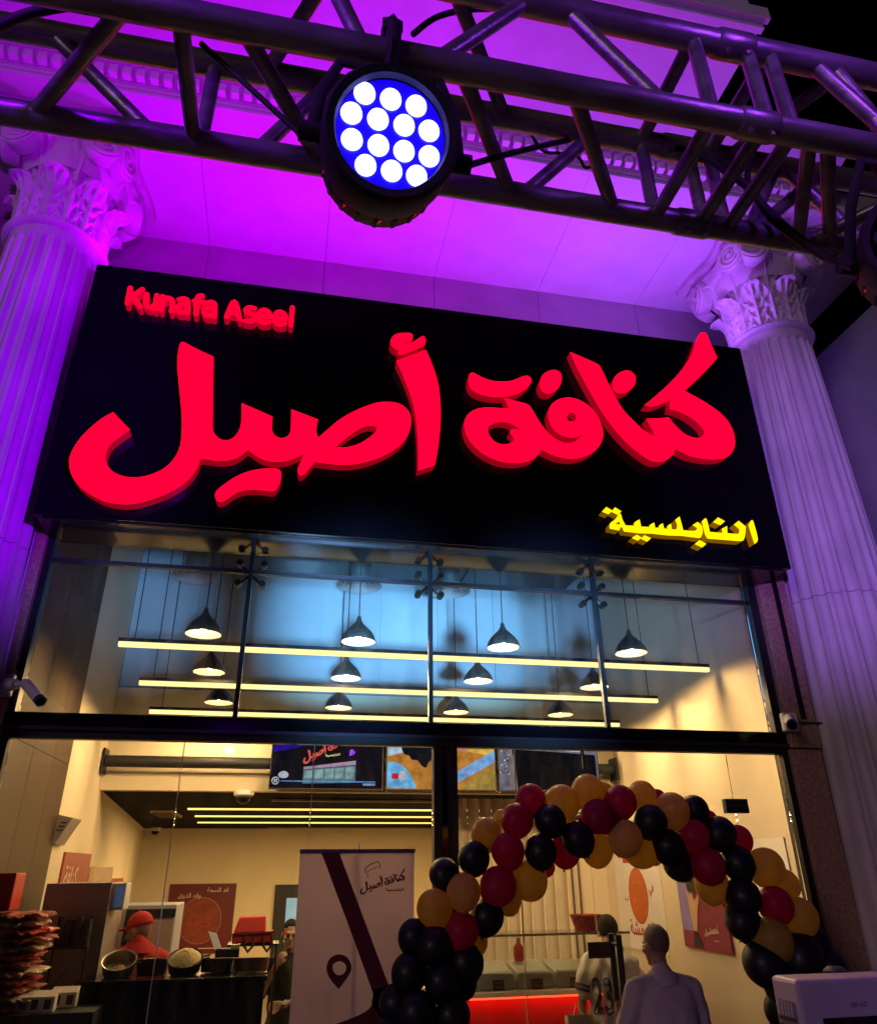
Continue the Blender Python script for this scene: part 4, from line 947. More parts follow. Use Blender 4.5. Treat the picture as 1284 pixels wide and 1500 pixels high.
for k, (px, py, R, tilt, kind) in enumerate(((174, 1417, 0.115, -28, 1), (222, 1420, 0.11, -3, 0), (271, 1411, 0.12, -26, 2), (318, 1415, 0.12, 4, 0), (369, 1413, 0.125, 4, 3))):
    p = at(px, py, Y=6.5 + 0.03 * (k % 2))
    lbs = ('tinned round pan with a little cheese, leftmost on the cooking counter', 'blackened empty pan between the two tilted pans', 'round pan heaped with shredded cheese', 'blackened pan right of the cheese pan', 'brown rimmed pan at the right end of the cooking counter')
    t = thing('round_pan', lbs[k], 'pan', (p.x, p.y, 1.416), 'pans on the cooking counter')
    M = Matrix.Translation((p.x, p.y, 1.416 + 0.055 + 0.25 * R * math.sin(math.radians(abs(tilt))) * 1.6)) @ Matrix.Rotation(math.radians(tilt), 4, 'X').inverted()
    def put(mb): mb.v = [M @ v for v in mb.v]; return mb
    put(MB().lathe([(0.0, -0.05), (R * 0.92, -0.05), (R, 0.03), (R + 0.006, 0.034), (R - 0.006, 0.03), (R * 0.9, -0.04), (0, -0.04)], 36)).build('pan_body', (steelpan if kind == 1 else mat('browned_pan', (0.10, 0.045, 0.03), 0.4, metal=0.4, var=0.3) if kind == 3 else pan_m), t, smooth=True)
    put(MB().tube([(R * 0.99, 0, 0.02), (R + 0.05, 0, 0.03), (R + 0.05, 0.03, 0.03), (R * 0.99, 0.03, 0.02)], 0.006, 6)).build('handle', pan_m, t, smooth=True)
    if kind in (1, 2):
        rs = random.Random(k); mb = MB()
        RR = R * (0.35 if kind == 1 else 0.92)
        mb.grid(lambda u, v: Vector((RR*v*math.cos(2*PI*u), RR*v*math.sin(2*PI*u), (0.03 if kind == 2 else -0.03) + (0.05 if kind == 2 else 0.012) * (1 - v*v) + rs.uniform(-0.004, 0.004))), 30, 8, wrap=True)
        put(mb).build('cheese', cheese, t, smooth=True)
# stack of wrapped goods at the far left and boxes in front
wrapc = [mat('wrapped_red', (0.60, 0.08, 0.05), 0.35, var=0.5, scale=30, bump=0.6, bscale=40), mat('wrapped_cream', (0.80, 0.55, 0.38), 0.35, var=0.4, scale=28, bump=0.6, bscale=40), mat('wrapped_brown', (0.42, 0.12, 0.09), 0.35, var=0.6, scale=30, bump=0.6, bscale=40)]
rs = random.Random(11)
sh = thing('goods_shelf', 'low dark stand under the stacked packets at the left edge', 'stand', (-1.62, 6.2, 0))
MB().box(-1.86, -1.06, 5.95, 6.5, 0.02, 1.285).build('carcass', black_matt, sh)
ordn = ['bottom', 'second', 'third', 'fourth', 'fifth', 'sixth', 'seventh', 'eighth', 'ninth', 'tenth', 'eleventh', 'topmost']
for k in range(12):
    z0 = 1.287 + k * 0.047; x1 = -1.47 + rs.uniform(-0.045, 0.03); ph = rs.uniform(0, 6)
    mb = MB(); NU, NV = 22, 6
    def f_(u, v, z0=z0, x1=x1, k=k, ph=ph):
        a = 2*PI*u; w = 0.5*(x1 + 1.83); cx = x1 - w
        ca, sa = math.cos(a), math.sin(a); sq = (abs(ca)**4 + abs(sa)**4) ** -0.25
        vv = math.sin(PI*v) ** 0.45
        j = 0.014 * math.sin(7*a + ph) + 0.011 * math.sin(13*a + 2*ph) + 0.009 * math.sin(29*a + 5*v + ph) + 0.008 * math.sin(17*v + 9*a)
        return Vector((cx + (w + j) * ca * sq * vv, 6.18 + (0.2 + j) * sa * sq * vv, z0 + 0.052 * v - 0.003 + 0.009 * math.sin(5*a + ph) * math.sin(PI*v) + 0.006 * math.sin(19*a + ph) * math.sin(PI*v)))
    mb.grid(f_, NU*4, NV + 3, wrap=True)
    tag(mb.build('wrapped_packet', wrapc[k % 3], smooth='all'), 'crinkled wrapped packet, ' + ordn[k] + (' of' if k in (0, 11) else ' from the bottom of') + ' the stack at the left edge', 'packet', 'stacked packets at the left edge')
tag(MB().box(-1.86, -1.70, 5.98, 6.2, 1.862, 2.09).build('red_box', mat('red_carton', (0.50, 0.03, 0.02), 0.5, var=0.1), bevel=0.008), 'plain red carton on top of the stacked packets', 'box')
boxw = mat('white_carton', (0.80, 0.72, 0.62), 0.5, var=0.08)
for k, (px, py) in enumerate(((33, 1475), (50, 1476), (70, 1468), (103, 1458), (85, 1457))):
    p = at(px, py, Y=6.02 + (0.16 if k > 2 else 0))
    t = thing('sweet_box', 'small pale carton with a dark window, ' + ('leftmost of the front row', 'second in the front row', 'third in the front row', 'right one of the back pair', 'left one of the back pair')[k] + ' by the packets', 'box', (p.x, p.y, 1.286), 'cartons beside the stacked packets')
    MB().add([(p.x - 0.045, p.y - 0.03, 1.287), (p.x + 0.045, p.y - 0.03, 1.287), (p.x + 0.045, p.y + 0.06, 1.287), (p.x - 0.045, p.y + 0.06, 1.287), (p.x - 0.045, p.y - 0.01, 1.37), (p.x + 0.045, p.y - 0.01, 1.37), (p.x + 0.045, p.y + 0.06, 1.40), (p.x - 0.045, p.y + 0.06, 1.40)],
             [(0,3,2,1), (4,5,6,7), (0,1,5,4), (1,2,6,5), (2,3,7,6), (3,0,4,7)]).build('carton', boxw, t, bevel=0.003)
    MB().obox((p.x + 0.005, p.y - 0.0245, 1.33), (0.02, 0, 0), (0, 0.006, 0.026), (0, -0.0015, 0.0004)).build('window', blackp, t)
# grey cabinet with a small display, fridge behind, wire shelf
cb = thing('grey_cabinet', 'tall grey cabinet side with a small white display at its top corner', 'cabinet', (-1.4, 6.8, 0))
MB().box(-1.66, -1.20, 6.62, 7.25, 0.02, 2.015).build('body', mat('grey_laminate', (0.42, 0.36, 0.30), 0.5, var=0.06), cb, bevel=0.004)
dp = MB().box(-1.198, -1.10, 6.66, 6.9, 1.83, 2.01).build('display', white_pl, cb, bevel=0.006)
MB().box(-1.17, -1.11, 6.655, 6.659, 1.85, 1.99).build('picture', mat('blue_photo', (0.12, 0.2, 0.35), 0.4, var=0.6, scale=30, emit=(0.1, 0.16, 0.3), estr=0.3), dp)
fr = thing('upright_fridge', 'white upright fridge with a dark framed glass door behind the grey cabinet', 'fridge', (-1.0, 7.7, 0))
MB().box(-1.48, -0.80, 7.5, 8.1, 0.02, 1.83).build('body', mat('fridge_white', (0.55, 0.56, 0.60), 0.4, var=0.05), fr, bevel=0.006)
MB().box(-1.20, -1.16, 7.46, 7.499, 0.3, 1.80).build('door_frame', black_matt, fr); MB().box(-1.16, -0.80, 7.46, 7.499, 1.74, 1.80).build('door_frame', black_matt, fr)
MB().box(-1.155, -0.81, 7.47, 7.498, 0.3, 1.735).build('door_panel', mat('pale_panel', (0.5, 0.45, 0.38), 0.35, var=0.08), fr)
MB().box(-1.36, -1.33, 7.48, 7.499, 1.35, 1.44).build('handle', black_matt, fr)
ws = thing('wire_shelf', 'black wire shelf with dark tins between the packets and the cabinet', 'shelf', (-1.42, 6.45, 1.29))
for xx in (-1.50, -1.28):
    MB().tube([(xx, 6.5, 1.29), (xx, 6.5, 1.80)], 0.006, 6).build('upright', black_metal, ws)
MB().tube([(-1.28, 6.5, 1.60), (-1.50, 6.5, 1.32)], 0.003, 5).build('brace', black_metal, ws)
for zz in (1.32, 1.60): MB().box(-1.52, -1.26, 6.42, 6.58, zz, zz + 0.012).build('tray', black_metal, ws)
for k in range(4):
    tag(MB().tube([(-1.475 + k*0.06, 6.5, 1.613), (-1.475 + k*0.06, 6.5, 1.80 - 0.02*(k % 2))], 0.027, 14).build('dark_tin', mat('tin_dark', (0.06, 0.05, 0.05), 0.35, metal=0.5, var=0.4), smooth=True), 'dark slim tin, ' + ('leftmost', 'second', 'third', 'rightmost')[k] + ' on the wire shelf', 'tin', 'tins on the wire shelf')
# delivery bag, till, card stand
bag_m = mat('red_nylon', (0.55, 0.025, 0.02), 0.55, var=0.12, bump=0.3, bscale=30); strap_m = mat('black_webbing', (0.012, 0.012, 0.012), 0.7)
rk = thing('metal_rack', 'thin dark metal rack holding the red delivery bag', 'rack', (-0.1, 7.7, 0))
for xx in (-0.33, 0.07): MB().tube([(xx, 7.62, 0.02), (xx, 7.62, 1.495)], 0.01, 8).build('post', black_metal, rk); MB().tube([(xx, 7.9, 0.02), (xx, 7.9, 1.495)], 0.01, 8).build('post', black_metal, rk)
MB().box(-0.35, 0.09, 7.58, 7.92, 1.4955, 1.51).build('shelf', black_metal, rk)
bg_ = thing('delivery_bag', 'red insulated delivery bag with black straps on the metal rack', 'bag', (-0.14, 7.72, 1.51))
MB().add([(-0.31, 7.6, 1.511), (0.02, 7.6, 1.511), (0.02, 7.88, 1.511), (-0.31, 7.88, 1.511), (-0.32, 7.6, 1.585), (0.045, 7.59, 1.60), (0.04, 7.88, 1.60), (-0.32, 7.88, 1.585)],
         [(0,3,2,1), (4,5,6,7), (0,1,5,4), (1,2,6,5), (2,3,7,6), (3,0,4,7)]).build('lower_body', bag_m, bg_, bevel=0.012)
MB().add([(-0.31, 7.62, 1.59), (-0.03, 7.62, 1.60), (-0.03, 7.88, 1.60), (-0.31, 7.88, 1.59), (-0.27, 7.66, 1.715), (-0.04, 7.66, 1.72), (-0.04, 7.86, 1.72), (-0.27, 7.86, 1.715)],
         [(0,3,2,1), (4,5,6,7), (0,1,5,4), (1,2,6,5), (2,3,7,6), (3,0,4,7)]).build('upper_body', bag_m, bg_, bevel=0.012)
MB().tube([(-0.32, 7.595, 1.588), (-0.1, 7.588, 1.59), (0.047, 7.585, 1.605)], 0.006, 6).build('zip', strap_m, bg_)
for x0 in (-0.21, -0.05): MB().tube([(x0, 7.59, 1.57), (x0 + 0.005, 7.575, 1.50), (x0 + 0.04, 7.57, 1.455), (x0 + 0.08, 7.575, 1.50), (x0 + 0.075, 7.59, 1.57)], 0.012, 8, flat=0.5).build('strap', strap_m, bg_, smooth=True)
tl = thing('till', 'black till with a pale tilted screen behind the pans', 'till', (-0.33, 6.95, 1.416))
MB().box(-0.40, -0.22, 6.86, 6.98, 1.4165, 1.54).build('base', black_matt, tl, bevel=0.006)
MB().obox((-0.41, 6.9, 1.59), (0.032, 0, -0.008), (0.0, 0.006, 0), (-0.03, 0.0, 0.062)).build('screen', mat('pale_screen', (0.6, 0.5, 0.36), 0.4, emit=(0.7, 0.5, 0.3), estr=0.35), tl, bevel=0.004)
MB().box(-0.29, -0.22, 6.88, 6.94, 1.5405, 1.565).build('card_slot', mat('cream_plastic', (0.7, 0.6, 0.45), 0.5), tl)

# ------------------------------------------------------------------ roll-up banner
bn = thing('rollup_banner', 'pale lilac roll-up banner with a dark red slanting stripe and a map pin', 'banner', (0.52, 5.25, 0))
bx0, bx1, bz0, bz1, by = 0.155, 0.892, 0.10, 2.19, 5.25
MB().box(bx0, bx1, by, by + 0.004, bz0, bz1).build('sheet', mat('banner_cloth', (0.74, 0.62, 0.64), 0.7, var=0.05, scale=3), bn)
MB().box(bx0 - 0.005, bx1 + 0.005, by - 0.008, by + 0.014, bz1, bz1 + 0.022).build('top_rail', chrome, bn)
MB().tube([(0.525, by + 0.03, 0.1), (0.525, by + 0.03, bz1 + 0.06)], 0.008, 8).build('pole', chrome, bn)
MB().box(bx0 - 0.02, bx1 + 0.02, by - 0.08, by + 0.1, 0.0, 0.098).build('base', chrome, bn, bevel=0.01)
def on_b(name, pts, holes=(), m_=None, off=0.0015, n=5):
    lps = [[(q.x, q.z) for q in (at(p.x, p.y, Y=by) for p in smooth_outline(l, n))] for l in (pts, *holes)]
    vs, fs = fill_outlines(lps); MB().add([(v.x, by - off, v.y) for v in vs], [f for f, _ in fs]).build(name, m_ or maroon_b, bn)
maroon_b = mat('banner_maroon', (0.12, 0.010, 0.022), 0.6)
on_b('stripe', [(470, 1247, 1), (496, 1247, 1), (569, 1443, 1), (566, 1499, 1), (545, 1472), (546, 1455)])
mb = MB(); mb.box(0.155, 0.62, by - 0.0022, by - 0.0012, 0.12, 0.95)
on_b('stripe', [(546, 1450, 1), (569, 1443, 1), (603, 1530, 1), (604, 1640, 1), (470, 1560, 1), (492, 1500, 1), (540, 1478)])
on_b('map_pin', [(497, 1398), (509, 1403), (515, 1417), (510, 1430), (496, 1449, 1), (482, 1432), (478, 1417), (484, 1403)], [[(497, 1408), (505, 1412), (507, 1419), (502, 1427), (494, 1428), (488, 1422), (488, 1413)]])
o0 = at(527, 1309, Y=by); o1 = at(595, 1273, Y=by)
letters_to(LETTERS_RED, 'lettering', maroon_b, bn, (o0.x, by - 0.002, o0.z - 0.005), (1, 0, 0.13), (0, 0, 0.95), o1.x - o0.x, -1.70, 4.55, 4.0)
o0 = at(570, 1306, Y=by)
letters_to(LETTERS_YEL, 'lettering', maroon_b, bn, (o0.x, by - 0.002, o0.z - 0.005), ox, oz, 0.112, 2.75, 4.5, 4.05)
def stroke_b(pts, w):
    P = [at(x, y, Y=by) for x, y in pts]
    MB().tube([(p.x, by - 0.002, p.z) for p in P], w, 6, flat=0.3).build('logo_stroke', maroon_b, bn)
stroke_b([(535, 1279), (535, 1272), (541, 1267), (548, 1264), (554, 1262), (557, 1267), (555, 1272)], 0.003)
stroke_b([(539, 1286), (538, 1277), (545, 1273), (553, 1270)], 0.0022)

# ------------------------------------------------------------------ balloon arch
gold = mat('gold_balloon', (0.72, 0.50, 0.09), 0.5, var=0.06, scale=3)
peach = mat('tan_balloon', (0.70, 0.45, 0.16), 0.5, var=0.06, scale=3)
magen = mat('magenta_balloon', (0.52, 0.012, 0.11), 0.5, var=0.06, scale=3)
navy = mat('black_balloon', (0.008, 0.008, 0.016), 0.5, var=0.2, scale=3)
for m_ in (gold, peach, magen, navy):
    b_ = _bsdf(m_); b_.inputs['Subsurface Weight'].default_value = 0.0; b_.inputs['Coat Weight'].default_value = 0.12; b_.inputs['Coat Roughness'].default_value = 0.18
def add_translucent(m_, fac):
    nt = m_.node_tree; b_ = _bsdf(m_); out = next(n for n in nt.nodes if n.type == 'OUTPUT_MATERIAL')
    tl = nt.nodes.new('ShaderNodeBsdfTranslucent'); mx = nt.nodes.new('ShaderNodeMixShader'); mx.inputs[0].default_value = fac
    src = b_.inputs['Base Color'].links[0].from_socket; nt.links.new(src, tl.inputs[0])
    nt.links.new(b_.outputs[0], mx.inputs[1]); nt.links.new(tl.outputs[0], mx.inputs[2]); nt.links.new(mx.outputs[0], out.inputs[0])
for m_, f_c in ((gold, 0.6), (peach, 0.55), (magen, 0.6), (navy, 0.25)): add_translucent(m_, f_c)
add_translucent(MATS['banner_cloth'], 0.55)
def balloon_mesh(m_):
    prof = []
    for k in range(15):
        a = PI * k / 14; r = math.sin(a); z = -math.cos(a)
        if z < 0: r *= 1 - 0.10 * z * z; z *= 1.12
        prof.append((max(r, 0.001), z))
    mb = MB().lathe(prof, 24)
    mb.lathe([(0.03, -1.11), (0.045, -1.15), (0.08, -1.22)], 10)
    return mb.mesh('balloon', m_, 'all')
BM = {'Y': balloon_mesh(gold), 'P': balloon_mesh(peach), 'M': balloon_mesh(magen), 'N': balloon_mesh(navy)}
c5 = [('N',505,517,92,0),('N',340,605,86,0.03),('P',447,703,98,-0.05),('Y',288,797,103,-0.02),('M',437,918,97,-0.05),('N',580,840,95,0),('M',640,672,105,-0.03),('M',693,477,95,-0.02),('Y',575,385,88,0.06),('M',745,308,92,0),('M',818,195,88,0.06),('Y',660,300,50,0.14),('N',925,310,90,-0.03),('N',873,480,93,-0.04),('Y',805,635,110,0.06),('Y',690,750,78,0.14),('Y',510,980,75,0.14),('M',1010,470,92,0.10),('N',1080,410,93,-0.03),('Y',990,215,102,0.04),('Y',1135,150,95,0.05),('M',1190,285,93,-0.03),('Y',1185,470,92,0.06),('M',905,570,50,0.14),('N',175,950,92,0.02),('N',290,1005,105,-0.05),('N',460,1095,105,-0.02),('N',150,1150,104,0),('N',330,1195,105,-0.06),('N',440,1200,85,0.05),('N',75,1320,98,0.02),('N',190,1370,112,-0.05),('N',385,1385,105,-0.03),('N',60,1480,98,0.03),('N',250,1530,110,-0.03),('N',410,1550,100,0.02),('M',560,430,60,0.16),('N',1130,300,60,0.14)]
c6 = [('M',90,110,76,-0.02),('Y',188,82,70,0.05),('M',262,92,40,0.12),('P',330,150,82,-0.02),('N',432,150,70,0.05),('N',230,205,79,-0.04),('P',110,278,83,-0.03),('Y',178,338,78,0.06),('N',312,320,79,-0.02),('N',360,400,74,0.06),('M',428,270,79,-0.02),('M',495,410,83,-0.04),('N',550,258,79,-0.01),('M',637,288,68,0.05),('M',500,190,40,0.12),('N',635,395,79,-0.03),('Y',765,415,88,0),('Y',515,495,82,0.07),('Y',590,555,45,0.14),('N',657,548,84,-0.03),('Y',850,500,74,0.08),('M',810,590,83,-0.03),('Y',920,650,90,0.02),('Y',795,750,95,-0.03),('N',655,660,84,0.02),('N',700,700,70,0.1),('N',755,860,98,-0.01),('N',985,760,78,0.05),('N',930,825,104,0.0),('N',1060,890,88,0.03),('N',850,965,95,0.0),('N',970,960,100,0.02),('N',835,1070,75,0.05),('N',920,1090,95,0),('N',1010,1080,90,0.03),('Y',15,65,45,0.10),('M',20,175,80,0.03),('Y',245,365,40,0.14)]
arch = thing('balloon_arch', 'garland arch of gold, dark red and black balloons in front of the glass door', 'balloons', (2.3, 5.05, 0))
for lst, ox_, oy_, sc in ((c5, 560, 1120, 3.776), (c6, 880, 1140, 3.178)):
    for c, x, y_, r, dy in lst:
        Yb = 5.02 + dy; p = at(ox_ + x / sc, oy_ + y_ / sc, Y=Yb); depth = (p - CAM).dot(fw)
        R = r / sc / FPX * depth * 0.97
        o = link_mesh('balloon', BM[c], arch, p - Vector(arch.location), (random.uniform(-0.5, 0.9), random.uniform(-0.6, 0.6), random.uniform(0, 6)))
        o.scale = (R, R, R * 1.02)
# legs of the arch to the ground (below the picture)
for bx, zz in ((1.12, 0.95), (3.35, 0.95)):
    for j in range(4):
        for k in range(3):
            a = 2*PI*k/3 + j; o = link_mesh('balloon', BM['N'], arch, (bx - 2.3 + 0.13*math.cos(a), 0.13*math.sin(a), zz - 0.22*j), (a, 0.3, 0)); o.scale = (0.125,) * 3
mb = MB(); pl = [(1.05, 5.12, 0.0), (1.05, 5.12, 1.2), (1.35, 5.12, 1.9), (1.9, 5.12, 2.38), (2.4, 5.12, 2.5), (2.9, 5.12, 2.3), (3.3, 5.12, 1.8), (3.45, 5.12, 1.2), (3.45, 5.12, 0)]
mb.tube(pl, 0.012, 8).build('arch_frame', white_pl, arch, smooth=True)

# ------------------------------------------------------------------ air cooler at the lower right
ac = thing('air_cooler', 'big pale plastic air cooler at the lower right corner, lit purple', 'cooler', (2.5, 3.2, 0))
acm = mat('cooler_plastic', (0.50, 0.47, 0.48), 0.4, var=0.06)
AX0, AY, AZ = 2.0, 3.0, 1.698
MB().box(AX0, AX0 + 0.95, AY, AY + 0.165, 0.08, AZ).build('front_shell', acm, ac, bevel=0.014)
MB().box(AX0 + 0.16, AX0 + 0.90, AY + 0.1655, AY + 0.42, 0.08, AZ - 0.03).build('rear_body', black_matt, ac, bevel=0.02)
sp_ = MB().box(AX0 - 0.004, AX0 - 0.0005, AY + 0.03, AY + 0.14, AZ - 0.5, AZ - 0.075).build('side_recess', mat('mauve_recess', (0.25, 0.22, 0.23), 0.5), ac)
for k in range(5): MB().box(AX0 - 0.008, AX0 - 0.0045, AY + 0.045 + k*0.02, AY + 0.053 + k*0.02, AZ - 0.125, AZ - 0.08).build('louvre', acm, ac)
for k in range(12):
    z = AZ - 0.14 - k * 0.024
    MB().box(AX0 - 0.010, AX0 - 0.0045, AY + 0.035, AY + 0.135, z, z + 0.011).build('louvre', dark_m if k % 1 else mat('dark_slat', (0.05, 0.045, 0.05), 0.5), ac)
MB().box(AX0 + 0.085, AX0 + 0.87, AY - 0.006, AY - 0.0005, AZ - 0.55, AZ - 0.125).build('grille_recess', black_matt, ac)
for k in range(8): MB().box(AX0 + 0.09, AX0 + 0.865, AY - 0.016, AY - 0.0065, AZ - 0.165 - k*0.045, AZ - 0.150 - k*0.045).build('grille_slat', mat('dark_slat', (0.05, 0.045, 0.05), 0.5), ac)
text_obj('lettering', '200 HD', mat('grey_print', (0.06, 0.05, 0.07), 0.5), ac, (AX0 + 0.215, AY - 0.002, AZ - 0.095), ox, oz, width=0.075)
MB().lathe([(0.0, 0), (0.05, 0), (0.05, 0.02), (0.03, 0.035), (0, 0.035)], 18, (AX0 + 0.40, AY + 0.30, AZ - 0.03)).build('lid_knob', black_matt, ac, smooth=True)
for xx in (AX0 + 0.15, AX0 + 0.8):
    for yy in (AY + 0.09, AY + 0.4): MB().tube([(xx, yy - 0.015, 0.04), (xx, yy + 0.015, 0.04)], 0.04, 14).build('castor', dark_m, ac)

# ------------------------------------------------------------------ security cameras
camw = mat('camera_white', (0.66, 0.64, 0.66), 0.4, var=0.05)
def cctv(lab, base, face, elbow, tip, r):
    t = thing('security_camera', lab, 'camera', base, 'bullet cameras beside the window')
    base, face, elbow, tip = map(Vector, (base, face, elbow, tip))
    MB().obox(base, (0.065, 0, 0), (0, 0.03, 0), (0, 0, 0.075)).build('junction_box', camw, t, bevel=0.01)
    MB().tube([base + (face - base) * 0.35, face], [0.05, 0.035], 18).build('flange', camw, t, smooth=True)
    MB().tube([face, elbow], 0.019, 12).build('arm', camw, t, smooth=True)
    d = (tip - elbow).normalized()
    bd = MB().tube([elbow - d*0.02, elbow, tip - d*0.01, tip - d*0.008], [r*0.7, r, r, r*0.9], 20).build('body', camw, t, smooth=True)
    MB().tube([tip - d*0.03, tip + d*0.006], [r*1.06, r*1.06], 20).build('hood', black_matt, bd, smooth=True)
    MB().tube([tip + d*0.004, tip + d*0.009], [r*0.6, r*0.6], 16).build('lens', black_gloss, bd)
cctv('bullet security camera on the left pier pointing down to the right', (-1.93, 5.565, 3.255), (-1.83, 5.50, 3.25), (-1.75, 5.44, 3.245), (-1.60, 5.34, 3.11), 0.036)
cctv('bullet security camera on the right pier pointing out and down', (4.10, 5.565, 3.165), (4.05, 5.49, 3.18), (4.00, 5.43, 3.17), (3.90, 5.27, 3.09), 0.038)
MB().tube([(4.165, 5.555, 3.165), (4.3, 5.585, 3.17), (4.45, 5.60, 3.172)], 0.008, 8).build('cable', dark_m, bpy.data.objects['security_camera.001'])

# ------------------------------------------------------------------ lighting truss
tr = thing('lighting_truss', 'dark metal box truss running across the top of the picture', 'truss', (0, 0.91, 3.48), None)
YB_, YA_, ZL, ZU, RC = 0.795, 1.035, 3.36, 3.60, 0.0255
for (yy, zz) in ((YB_, ZL), (YA_, ZL), (YB_, ZU), (YA_, ZU)):
    MB().tube([(-3.2, yy, zz), (0.776, yy, zz)], RC, 22).build('chord', truss_metal, tr, smooth=True)
    MB().tube([(0.784, yy, zz), (4.0, yy, zz)], RC, 22).build('chord', truss_metal, tr, smooth=True)
    c = MB().tube([(0.74, yy, zz), (0.747, yy, zz), (0.813, yy, zz), (0.82, yy, zz)], [RC + 0.001, RC + 0.0035, RC + 0.0035, RC + 0.001], 22).build('coupler', truss_metal, tr, smooth=True)
    for xx in (0.758, 0.802):
        MB().tube([(xx, yy - 0.012, zz - 0.042), (xx, yy + 0.006, zz + 0.040)], 0.0055, 8).build('pin', chrome, c)
A_, B_, C_, D_ = (YA_, ZL), (YB_, ZL), (YB_, ZU), (YA_, ZU)
braces = []
def br(p, x0, q, x1, r=0.0148): braces.append((Vector((x0, *p)), Vector((x1, *q)), r))
for off in (-1.04 * 2, -1.04, 0, 1.06, 2.1):
    br(B_, -0.344 + off + 0.0, A_, -0.549 + off) if off <= 0 else None
    br(B_, -0.262 + off, A_, -0.262 + off); br(B_, -0.163 + off, A_, -0.02 + off); br(A_, 0.0 + off, B_, 0.19 + off); br(B_, 0.21 + off, A_, 0.37 + off); (br(B_, 0.417 + off, A_, 0.599 + off) if off != -1.04 else None)
    br(D_, -0.564 + off, A_, -0.335 + off) if off <= 0 else None
    br(D_, -0.25 + off, A_, -0.25 + off); br(A_, -0.146 + off, D_, -0.02 + off); br(D_, 0.0 + off, A_, 0.18 + off); (br(A_, 0.394 + off, D_, 0.581 + off) if off != -1.04 else None)
    br(C_, -0.25 + off, B_, -0.25 + off); br(C_, -0.05 + off, B_, 0.04 + off); br(C_, 0.342 + off, B_, 0.16 + off); br(C_, 0.425 + off, B_, 0.60 + off)
    br(C_, 0.20 + off, D_, 0.37 + off); br(C_, -0.02 + off, D_, -0.15 + off)
for xx in (0.693, 0.862):
    br(B_, xx, A_, xx); br(D_, xx, A_, xx); br(C_, xx, B_, xx); br(C_, xx, D_, xx)
br(B_, 0.935, A_, 1.12); br(A_, 0.921, D_, 1.16); br(C_, 0.96, B_, 1.13)
for p, q, r in braces: MB().tube([p, q], r, 12).build('brace', truss_metal, tr, smooth=True)
# safety wire and cables
def cable(lab, pts, r, m_=None, name='cable'):
    P = [Vector(p) for p in pts]; path = []
    for a in range(len(P) - 1):
        p0, p1, p2, p3 = P[max(a-1, 0)], P[a], P[a+1], P[min(a+2, len(P)-1)]
        for k in range(8):
            s = k / 8; path.append(0.5 * ((2*p1) + (p2-p0)*s + (2*p0-5*p1+4*p2-p3)*s*s + (3*p1-p0-3*p2+p3)*s**3))
    path.append(P[-1])
    return tag(MB().tube(path, r, 10).build(name, m_ or dark_m, smooth=True), lab, 'cable')
cable('thick black cable drooping over the truss down to the right hand lamp', [at(940, 205, Y=1.07), at(1026, 228, Y=0.99), at(1062, 250, Y=0.97), at(1098, 278, Y=0.97), at(1132, 322, Y=0.97), at(1181, 360, Y=0.96), at(1215, 380, Y=0.93), at(1250, 392, Y=0.88)], 0.0085)
cable('second black cable looping beside the thick one under the truss', [at(1100, 235, Y=1.0), at(1094, 258, Y=0.985), at(1102, 282, Y=0.98), at(1130, 312, Y=0.985), at(1172, 350, Y=0.975), at(1222, 375, Y=0.95)], 0.007)
cable('straight black wire from the upper chord to the left side of the round lamp', [at(295, 64, Y=0.84), at(365, 128, Y=0.84), at(437, 194, Y=0.84)], 0.005, name='safety_wire')
cable('straight black wire rising from the right side of the round lamp', [at(668, 248, Y=0.86), at(750, 224, Y=0.95), at(842, 203, Y=1.06)], 0.006, name='safety_wire')
cable('thin black wire looping behind the diagonal brace right of the round lamp', [at(778, 197, Y=1.08), at(788, 213, Y=1.08), at(800, 223, Y=1.08), at(832, 225, Y=1.08), at(848, 232, Y=1.08), at(856, 245, Y=1.08), at(866, 242, Y=1.07), at(862, 228, Y=1.07)], 0.0035)
cable('black cable arching over the truss at the top left corner', [at(-60, 70, Y=0.9), at(0, 38, Y=0.9), at(50, 18, Y=0.89), at(120, 5, Y=0.88)], 0.009)
cable('black cable crossing the top of the truss beside the round lamp', [at(605, 50, Y=0.86), at(640, 25, Y=0.87), at(690, 14, Y=0.88), at(770, 12, Y=0.9)], 0.006)

